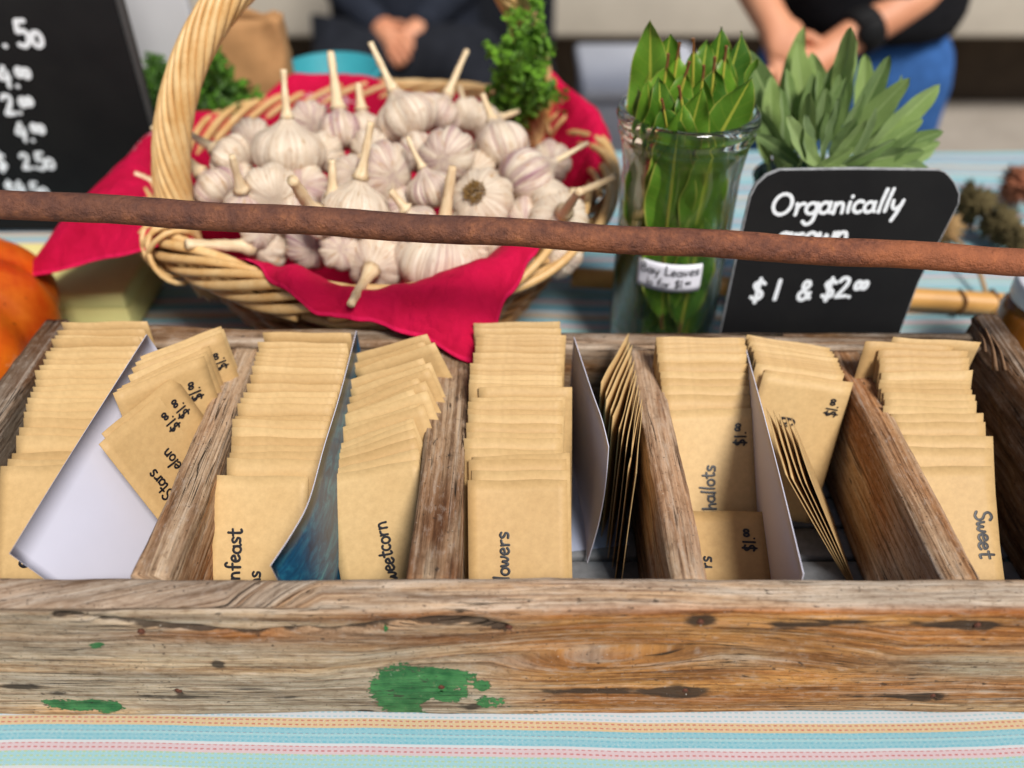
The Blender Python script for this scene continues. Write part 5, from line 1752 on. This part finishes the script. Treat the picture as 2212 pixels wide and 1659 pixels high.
# ================================================================== LEFT SIDE THINGS
o = empty("yellow_box", (-.49, .708, 0))
my = mat_plain("pale_yellow_card", sr(240, 228, 152), .6, .3, 25, .04)
bevel_box("box_base", -.62, -.3605, .6615, .7535, .0008, .030, my, o, .002)
bevel_box("box_lid", -.6215, -.359, .660, .755, .0305, .047, my, o, .0025)
tag(o, "flat pale yellow cardboard box between the pumpkin and the black board", "box")

pk = empty("pumpkin", (-.505, .565, 0))
tag(pk, "ribbed orange pumpkin at the left edge beside the crate", "pumpkin")
vs = []
NTp, NPp = 120, 40
for i in range(NTp):
    a = 2 * math.pi * i / NTp
    rib = abs(math.sin(a * 5.5 + .7)) ** .6
    for j in range(NPp):
        ph = math.pi * (.02 + .96 * j / (NPp - 1))
        r = .128 * math.sin(ph) ** .8 * (.90 + .10 * rib)
        z = .070 - .070 * math.cos(ph) * (1 - .28 * math.exp(-(math.sin(ph) / .35) ** 2))
        vs.append((pk.location.x + r * math.cos(a), pk.location.y + r * math.sin(a), z))
fs = grid_faces(NTp, NPp, True) + [tuple(i * NPp for i in range(NTp))[::-1], tuple(i * NPp + NPp - 1 for i in range(NTp))]
to_local(mesh_obj("pumpkin_flesh", vs, fs, M['pumpkin']), pk)
vs, fs = tube(catmull([pk.location + Vector((0, 0, .128)), pk.location + Vector((.004, 0, .150)), pk.location + Vector((.016, .004, .170))], 4), [.014, .012, .010, .009, .008, .008, .008, .009, .010], 7)
to_local(mesh_obj("pumpkin_stalk", vs, fs, mat_plain("pumpkin_stalk", sr(120, 110, 70), .8, .2, 60, .2)), pk)

# ================================================================== PARSLEY
def parsley_leaf(seed):
    rg = random.Random(seed); mb = MB()
    for _ in range(22):
        a, r = rg.uniform(0, 6.28), .5 * math.sqrt(rg.random())
        c = Vector((r * math.cos(a), r * math.sin(a) * .8, rg.uniform(-.25, .25)))
        d = Vector((rg.uniform(-1, 1), rg.uniform(-.6, 1), rg.uniform(-.5, .8))).normalized(); n_ = d.orthogonal().normalized(); b_ = d.cross(n_)
        L = rg.uniform(.22, .42); w = L * .5
        mb.add([c, c + d * L * .4 + n_ * w, c + d * L * .55 + b_ * L * .1, c + d * L, c + d * L * .55 + b_ * L * .12, c + d * L * .4 - n_ * w, c + d * L * .8 + n_ * w * .7, c + d * L * .8 - n_ * w * .7],
               [(0, 1, 2), (2, 1, 6), (2, 6, 3), (0, 2, 5), (2, 7, 5), (2, 3, 7)])
    return mb
PL = [parsley_leaf(s) for s in range(4)]
def parsley(base, tips, name, label, m, sz, n_per=9, stem_m=None):
    root = empty(name, base)
    tag(root, label, "parsley")
    mb = MB(); sm = MB(); rg = random.Random(len(label))
    for tpt in tips:
        base_v = Vector(base) + Vector((rg.uniform(-.012, .012), rg.uniform(-.012, .012), 0))
        mid = base_v.lerp(tpt, .5) + Vector((rg.uniform(-.01, .01), rg.uniform(-.01, .01), .006))
        path = catmull([base_v, mid, tpt], 5)
        sm.add(*tube(path, .0012, 5))
        for k in range(n_per):
            t_ = .35 + .65 * k / (n_per - 1)
            p = path[min(len(path) - 1, int(t_ * (len(path) - 1)))] + Vector((rg.gauss(0, 1), rg.gauss(0, 1), rg.gauss(0, .8))) * sz * .38
            pl = rg.choice(PL); s_ = sz * rg.uniform(.6, 1.05); q = Quaternion((rg.gauss(0, 1), rg.gauss(0, 1), rg.gauss(0, 1), rg.gauss(0, 1))).normalized()
            mb.add([p + q @ (Vector(v_) * s_) for v_ in pl.v], pl.f)
    o = mb.build("foliage", m); o["kind"] = "stuff"
    a_ = o.data.attributes.new("leaf", 'FLOAT_VECTOR', 'POINT'); a_.data.foreach_set("vector", [c for k in range(len(mb.v)) for c in (.5, (k % 7) / 7, 0)])
    to_local(o, root)
    o = sm.build("stalks", m); o["kind"] = "stuff"; to_local(o, root)
parsley(at(400, 300, y=.93), [at(308, 128, y=.97), at(322, 185, y=.95), at(372, 150, y=.98), at(345, 235, y=.94), at(400, 190, y=.96), at(330, 270, y=.93)], "parsley_sprig", "dark green parsley sprig between the black board and the handle", M['herb'], .034, 12)
parsley(at(470, 310, y=.885), [at(488, 150, y=.91), at(492, 190, y=.90), at(470, 230, y=.89), at(495, 250, y=.89), at(455, 270, y=.88)], "parsley_sprig", "dark green parsley sprig just right of the handle", M['herb'], .034, 12)
parsley(at(1120, 262, y=.845), [at(1108, 70, y=.800), at(1095, 105, y=.80), at(1135, 110, y=.80), at(1150, 20, y=.81), at(1165, 150, y=.81), at(1100, 170, y=.82), at(1175, 195, y=.82), at(1130, 200, y=.82), at(1080, 228, y=.83), at(1140, 45, y=.80), at(1160, 85, y=.805), at(1150, 10, y=.82), at(1115, 135, y=.80), at(1150, 175, y=.81), at(1095, 215, y=.82)],
        "parsley_sprig", "bright green parsley tied to the far side of the basket handle", M['herb_light'], .021, 12)

# ================================================================== BACK OF THE TABLE
bag = empty("paper_bag", (at(545, 150, y=.99).x, .99, 0))
tag(bag, "crumpled brown paper bag standing behind the basket", "paper bag")
bx0, bx1 = at(445, 150, y=.99).x, at(624, 150, y=.99).x
vs = []
NXb, NZb = 40, 24
for i in range(NXb):
    a = 2 * math.pi * i / NXb
    for j in range(NZb):
        t_ = j / (NZb - 1)
        sx = (bx1 - bx0) / 2; sy = .035 * (1 - .5 * t_)
        c, s_ = math.cos(a), math.sin(a)
        px = (abs(c) ** .45) * (1 if c > 0 else -1) * sx * (1 - .08 * t_); py = (abs(s_) ** .45) * (1 if s_ > 0 else -1) * sy
        nz = fb(px * 40, py * 40, t_ * 5) * .007
        vs.append((bag.location.x + px * (1 + nz * 6), bag.location.y + py + nz, .002 + .200 * t_ + .010 * t_ * fb(px * 30, py * 30, 7)))
fs = grid_faces(NXb, NZb, True) + [tuple(i * NZb for i in range(NXb))[::-1]]
bo = mesh_obj("bag_body", vs, fs, mat_plain("brown_paper", sr(176, 132, 88), .8, .2, 40, .12, .3)); to_local(bo, bag)
mod = bo.modifiers.new("thick", 'SOLIDIFY'); mod.thickness = .0008
tq = empty("turquoise_tub", (at(715, 150, y=1.015).x, 1.015, 0))
tag(tq, "turquoise plastic tub behind the red cloth at the back of the basket", "tub")
cx = tq.location.x
mtq = mat_plain("turquoise_plastic", sr(54, 146, 158), .4, .4, 30, .05)
vs, fs = lathe([(.001, .001), (.045, .001), (.049, .01), (.057, .126), (.060, .128), (.060, .135), (.055, .135), (.046, .012), (.001, .008)], 40, False, False)
o = mesh_obj("tub_body", vs, fs, mtq); o.location = tq.location; to_local(o, tq)

bm_ = empty("bamboo_pole", at(1700, 640, z=.014))
pA, pB = at(1235, 598, z=.014), at(2420, 672, z=.014)
tag(bm_, "tan bamboo pole lying on the cloth behind jar and sign", "pole")
L_ = (pB - pA).length
n = 60
path = [pA.lerp(pB, i / n) for i in range(n + 1)]
vs, fs = tube(path, [.0105 * (1 + (.10 if i % 14 == 7 else 0) - (.05 if i % 14 == 8 else 0)) for i in range(n + 1)], 16)
to_local(mesh_obj("pole_body", vs, fs, mat_plain("bamboo", sr(212, 158, 88), .45, .4, 20, .14)), bm_)
for u in (2072, 2142):
    c = at(u, 652, z=.014)
    vs, fs = tube([c + Vector((0.0015 * math.sin(3 * a), .0118 * math.cos(a), .0118 * math.sin(a))) for a in [2 * math.pi * i / 20 for i in range(20)]], .0014, 5, closed=True)
    to_local(mesh_obj("twine", vs, fs, mat_plain("brown_twine", sr(120, 82, 54), .9, .1, 300, .3)), bm_)

# dried seed heads lying on the cloth at the right
mh = mat_plain("dried_seed_head", sr(92, 82, 56), .95, .1, 120, .4)
mst = mat_plain("dried_stalk", sr(176, 140, 98), .9, .1, 120, .2)
HDs = [(2105, 440, .95, .030, "largest dark dried seed head right of the black sign"), (2160, 485, .90, .026, "dried seed head at the right, behind the rusty bar"), (2040, 495, .86, .024, "pale dried seed head just right of the black sign"),
       (2205, 400, .98, .030, "reddish dried seed head at the far right edge"), (2195, 520, .87, .022, "small dried seed head at the right edge above the bar")]
rg = random.Random(9)
for (u, v, y, r, w) in HDs:
    c = at(u, v, z=r * .95)
    root = empty("dried_seed_head", (c.x, c.y, 0)); tag(root, w, "seed head", "dried seed heads on the cloth")
    mb = MB()
    for k in range(150):
        d = Vector((rg.gauss(0, 1), rg.gauss(0, 1), rg.gauss(0, 1))).normalized(); o1 = d.orthogonal().normalized() * r * .13; o2 = d.cross(o1)
        b0 = c + d * r * .35
        mb.add([b0 + o1, b0 + o2, b0 - o1, b0 - o2, c + d * r * rg.uniform(.8, 1.05)], [(0, 1, 4), (1, 2, 4), (2, 3, 4), (3, 0, 4)])
    to_local(mb.build("head", mh if "pale" not in w and "reddish" not in w else mat_plain("pale_seed_head", sr(150, 122, 84) if "pale" in w else sr(150, 96, 72), .95, .1, 120, .3)), root)
    e = Vector((c.x + rg.uniform(-.05, .10), c.y - rg.uniform(.10, .18), .004))
    vs, fs = tube(catmull([c, c.lerp(e, .5) + Vector((.006, 0, .006)), e], 5), .0022, 6)
    to_local(mesh_obj("stalk", vs, fs, mst), root)

# small jar of honey at the right edge
hc = Vector((.452, .585, 0))
hj = empty("honey_jar", hc); tag(hj, "small amber jar with a white lid at the right edge", "jar")
t = NT("amber_glass"); t.b.inputs["Base Color"].default_value = (.30, .10, .015, 1); t.b.inputs["Roughness"].default_value = .1
t.put(t.mix(t.mapr(t.noise(t.coord(), 30), .3, .7), (.22, .07, .01), (.40, .14, .02)), t.b.inputs["Base Color"])
vs, fs = lathe([(.001, .001), (.038, .001), (.042, .006), (.042, .075), (.036, .085), (.001, .086)], 40, False, False)
o = mesh_obj("jar_body", vs, fs, t.m); o.location = hc; to_local(o, hj)
vs, fs = lathe([(.037, .0862), (.0395, .087), (.0395, .103), (.038, .105), (.001, .1055)], 48, False, False)
o = mesh_obj("lid", vs, fs, mat_plain("white_lid", sr(228, 228, 236), .4, .4, 40, .03)); o.location = hc; to_local(o, hj)

# ================================================================== FAR BACKGROUND
lg = empty("low_ledge", (0.9, 3.6, GZ))
tag(lg, "long pale beige ledge with a recess painted as shadow under it, behind the people", "ledge")
bevel_box("ledge_slab", -2.5, 5.0, 3.25, 4.4, -.50, .02, mat_plain("pale_concrete", sr(196, 188, 174), .85, .2, 6, .08), lg, .02)
bevel_box("ledge_base", -2.4, 4.9, 3.55, 4.3, GZ + .001, -.5005, mat_plain("shadow_toned_base", sr(70, 60, 50), .9, .2, 8, .25), lg, .01)  # set-back base, coloured dark to stand for the shadow under the slab
gb = empty("grey_box", (.30, 2.3, GZ)); tag(gb, "light grey plastic box on the ground behind the jar", "box")
mgb = mat_plain("light_grey_plastic", sr(186, 190, 200), .5, .3, 10, .05)
bevel_box("box_body", .19, .50, 2.15, 2.5, GZ + .001, -.33, mgb, gb, .02)
bevel_box("box_lid", .18, .51, 2.14, 2.51, -.3295, -.29, mgb, gb, .012)
wb = empty("white_panel", (-.55, 1.05, 0)); tag(wb, "light grey upright panel behind the price board", "panel")
bevel_box("panel_sheet", -.80, at(425, 100, y=1.04).x, 1.04, 1.055, .0005, .42, mat_plain("light_grey_panel", sr(206, 206, 210), .7, .2, 6, .06), wb, .003)

# ================================================================== PEOPLE
def skin_mesh(name, nodes, edges, m, parent, sub=2):
    me = bpy.data.meshes.new(name)
    me.from_pydata([n[0] for n in nodes], edges, [])
    o = bpy.data.objects.new(name, me); link(o)
    o.modifiers.new("skin", 'SKIN').use_smooth_shade = True
    sv = me.skin_vertices[0].data
    for i, nd in enumerate(nodes):
        r = nd[1]; sv[i].radius = r if isinstance(r, tuple) else (r, r)
        sv[i].use_root = (i == 0)
    s_ = o.modifiers.new("sub", 'SUBSURF'); s_.levels = sub; s_.render_levels = sub
    me.materials.append(m)
    if parent is not None: to_local(o, parent)
    return o
m_skin = NT("skin"); 
m_skin.put(m_skin.mix(m_skin.mapr(m_skin.noise(m_skin.coord(), 14), .3, .7), sr(196, 128, 94), sr(218, 156, 120)), m_skin.b.inputs["Base Color"]); m_skin.b.inputs["Roughness"].default_value = .55
m_skin = m_skin.m
def person(x, y, label, shirt, trousers, lh, rh, le, re, watch=None, hair=sr(60, 42, 30), wide=1.0, hem=.87, sleeve=.62, seated=False):
    """standing figure facing the stall (towards -y); lh/rh hand positions, le/re elbows (world)"""
    g = GZ
    root = empty("person", (x, y, g)); tag(root, label, "person")
    dn = .40 if seated else 0.0
    P = lambda dx, dy, h: (x + dx * wide, y + dy, g + h - (dn if h > .85 else 0))
    LEG = lambda s_: ((P(s_ * .12, -.12, .53), P(s_ * .17, -.46, .50), P(s_ * .17, -.44, .10), P(s_ * .175, -.56, .04)) if seated else (P(s_ * .09, 0, .84), P(s_ * .10, 0, .48), P(s_ * .10, .02, .10), P(s_ * .105, -.12, .04)))
    LA, LB = LEG(-1), LEG(1)
    if seated: P0 = P; P = lambda dx, dy, h: P0(dx, dy - (.44 if h < .2 else 0), h)
    body = [(P(0, 0, .95), .09), (P(0, .0, 1.15), .09), (P(0, .01, 1.35), .10), (P(0, .01, 1.47), (.08, .07)), (P(0, 0, 1.55), .05), (P(0, -.02, 1.62), (.075, .085)), (P(0, -.02, 1.72), (.078, .095)), (P(0, -.01, 1.79), .05),
            (LA[0], .06), (LA[1], .05), (LA[2], .04), (LA[3], .035),
            (LB[0], .06), (LB[1], .05), (LB[2], .04), (LB[3], .035),
            (P(-.17, .01, 1.42), .055), (tuple(re), .040), (tuple(Vector(re).lerp(Vector(rh), .85)), .026), (tuple(rh), (.036, .018)),
            (P(.17, .01, 1.42), .055), (tuple(le), .040), (tuple(Vector(le).lerp(Vector(lh), .85)), .026), (tuple(lh), (.036, .018))]
    E = [(0, 1), (1, 2), (2, 3), (3, 4), (4, 5), (5, 6), (6, 7), (0, 8), (8, 9), (9, 10), (10, 11), (0, 12), (12, 13), (13, 14), (14, 15), (2, 16), (16, 17), (17, 18), (18, 19), (2, 20), (20, 21), (21, 22), (22, 23)]
    # fingers
    for hi, el in ((19, re), (23, le)):
        h = Vector(body[hi][0]); d = (h - Vector(el)).normalized()
        sd_ = d.cross(Vector((0, -1, 0.3))).normalized()
        for k, (off, ln) in enumerate(((-.026, .055), (-.009, .065), (.009, .062), (.024, .05))):
            a = h + d * .035 + sd_ * off; b = a + d * ln * .5 + Vector((0, -.004, -.006)); c = b + d * ln * .4 + Vector((0, .006, -.018))
            i0 = len(body); body += [(tuple(a), .0095), (tuple(b), .0088), (tuple(c), .0075)]
            E += [(hi, i0), (i0, i0 + 1), (i0 + 1, i0 + 2)]
        a = h - sd_ * .034 + d * .0; b = a - sd_ * .018 + d * .03
        i0 = len(body); body += [(tuple(a), .011), (tuple(b), .009)]; E += [(hi, i0), (i0, i0 + 1)]
    skin_mesh("body", body, E, m_skin, root, 2)
    sh = [(P(0, 0, hem), .172 * wide), (P(0, 0, hem + .07), .168 * wide), (P(0, 0, 1.05), .160 * wide), (P(0, .01, 1.22), .160 * wide), (P(0, .01, 1.38), .160 * wide), (P(0, .01, 1.47), .09),
          (P(-.18, .01, 1.41), .072), *((tuple(re), .058), (tuple(Vector(re).lerp(Vector(rh), .93)), .045))[:2 if sleeve > .9 else 0], *((tuple(Vector(P(-.18, .01, 1.41)).lerp(Vector(re), .62)), .060),)[:0 if sleeve > .9 else 1], (P(.18, .01, 1.41), .072), *((tuple(le), .058), (tuple(Vector(le).lerp(Vector(lh), .93)), .045))[:2 if sleeve > .9 else 0], *((tuple(Vector(P(.18, .01, 1.41)).lerp(Vector(le), .62)), .060),)[:0 if sleeve > .9 else 1]]
    skin_mesh("shirt", sh, [(0, 1), (1, 2), (2, 3), (3, 4), (4, 5)] + ([(4, 6), (6, 7), (7, 8), (4, 9), (9, 10), (10, 11)] if sleeve > .9 else [(4, 6), (6, 7), (4, 8), (8, 9)]), shirt, root, 2)
    tr = [(P(0, 0, .95), .150 * wide), (P(0, 0, .88) if seated else P(0, 0, .84), .150 * wide), (tuple(Vector(LA[0]).lerp(Vector(LA[1]), .25)), .10 * wide), (LA[1], .078), (LA[2], .062), (tuple(Vector(LB[0]).lerp(Vector(LB[1]), .25)), .10 * wide), (LB[1], .078), (LB[2], .062)]
    skin_mesh("trousers", tr, [(0, 1), (1, 2), (2, 3), (3, 4), (1, 5), (5, 6), (6, 7)], trousers, root, 2)
    hv, hf = [], []
    mbh = MB()
    hc_ = Vector(P(0, .012, 1.735))
    for i in range(24):
        for j in range(12):
            a = 2 * math.pi * i / 24; ph = math.pi * .62 * j / 11
            r = Vector((.088 * math.sin(ph) * math.cos(a), .108 * math.sin(ph) * math.sin(a) + .012, .092 * math.cos(ph)))
            mbh.v.append(tuple(hc_ + r * (1 + .03 * fb(a * 3, ph * 3))))
    mbh.f = grid_faces(24, 12, True)
    to_local(mbh.build("hair", mat_plain("hair", hair, .6, .3, 60, .3)), root)
    fm = MB()
    for (dx, dz, r) in ((-.031, 1.675, .012), (.031, 1.675, .012)):
        vs, fs = lathe([(r * math.sin(a), -r * math.cos(a)) for a in [math.pi * i / 8 for i in range(1, 8)]], 10, True, True)
        fm.add([Vector(v) + Vector(P(dx, -.112, dz)) for v in vs], fs)
    to_local(fm.build("eyes", mat_plain("eye", (.6, .6, .6), .3, .4, 100, .1)), root)
    vs, fs = tube([P(0, -.112, 1.675), P(0, -.128, 1.645), P(0, -.115, 1.635)], [.008, .014, .011], 8); to_local(mesh_obj("nose", vs, fs, m_skin), root)
    vs, fs = tube([P(-.024, -.108, 1.605), P(0, -.114, 1.603), P(.024, -.108, 1.605)], [.004, .007, .004], 8); to_local(mesh_obj("mouth", vs, fs, mat_plain("lips", sr(170, 90, 80), .5, .3, 80, .1)), root)
    for s_ in (-1, 1):
        vs, fs = tube([P(s_ * .082, -.015, 1.64), P(s_ * .090, -.01, 1.67), P(s_ * .086, -.012, 1.70)], [.008, .014, .009], 8); to_local(mesh_obj("ear", vs, fs, m_skin), root)
        vs, fs = tube([P(s_ * .10, .05, .045), P(s_ * .103, -.04, .05), P(s_ * .106, -.15, .036), P(s_ * .106, -.20, .03)], [.044, .048, .044, .03], 10, squash=.9)
        to_local(mesh_obj("shoe", [(a, b, max(c, g + .001)) for a, b, c in vs], fs, mat_plain("shoe_leather", (.02, .02, .02), .6, .3, 50, .2)), root)
    if watch is not None:
        a, b = watch
        d = (b - a).normalized(); o1 = d.orthogonal().normalized(); o2 = d.cross(o1)
        vs, fs = tube([a + d * k * .006 for k in range(-3, 4)], [.033, .036, .0365, .037, .0365, .036, .033], 16)
        to_local(mesh_obj("watch_strap", vs, fs, M['slate']), root)
        c = a + Vector((0, -.037, .008))
        vs, fs = lathe([(.001, -.006), (.02, -.006), (.021, 0), (.018, .006), (.001, .006)], 20, True, True)
        o = mesh_obj("watch_face", vs, fs, M['slate']); o.location = c; o.rotation_euler = (math.pi / 2, 0, 0); to_local(o, root)
    return root
mblack = mat_plain("black_cotton", (.010, .010, .012), .9, .1, 60, .25)
mjean = mat_plain("blue_denim", sr(52, 92, 150), .9, .15, 40, .25)
mnavy = mat_plain("dark_navy_cloth", sr(38, 42, 52), .9, .1, 20, .3)
mchar = mat_plain("charcoal_trousers", sr(34, 36, 42), .9, .1, 20, .25)
PY = 1.52
px = at(1845, 120, y=PY).x
lh = at(1730, 150, y=PY - .19); le = at(2035, -40, y=PY - .10); rh = at(1690, 95, y=PY - .17); re = at(1585, -120, y=PY - .02)
wa = at(1880, 42, y=PY - .15); wb_ = at(1915, 18, y=PY - .15)
fa = Vector(le).lerp(Vector(lh), .56)
person(px, PY, "person in black T-shirt and blue jeans standing behind the sage, hands together", mblack, mjean, lh, rh, le, re, (fa, fa + (Vector(lh) - Vector(le)).normalized()), wide=1.0)
PY2 = 2.62
px2 = at(900, 60, y=PY2).x
lh = at(890, 70, y=PY2 - .24); rh = at(835, 74, y=PY2 - .25); le = at(1010, -40, y=PY2 - .06); re = at(720, -40, y=PY2 - .06)
person(px2, PY2, "person in dark clothes sitting behind the basket with hands clasped in the lap", mnavy, mchar, lh, rh, le, re, wide=1.25, hem=.90, sleeve=.95, seated=True)
ch = empty("dark_chair", (px2, PY2, GZ)); tag(ch, "dark folding chair under the seated person behind the basket", "chair")
mch = mat_plain("dark_canvas", sr(36, 38, 44), .9, .1, 30, .2)
bevel_box("seat", px2 - .30, px2 + .42, PY2 - .30, PY2 + .22, GZ + .36, GZ + .40, mch, ch, .01)
bevel_box("backrest", px2 - .30, px2 + .42, PY2 + .24, PY2 + .27, GZ + .42, GZ + .95, mch, ch, .01)
for sx_ in (-.28, .40):
    for sy_ in (-.28, .25):
        bevel_box("leg", px2 + sx_ - .015, px2 + sx_ + .015, PY2 + sy_ - .015, PY2 + sy_ + .015, GZ + .001, GZ + (.359 if sy_ < 0 else .94), mch, ch, .004)
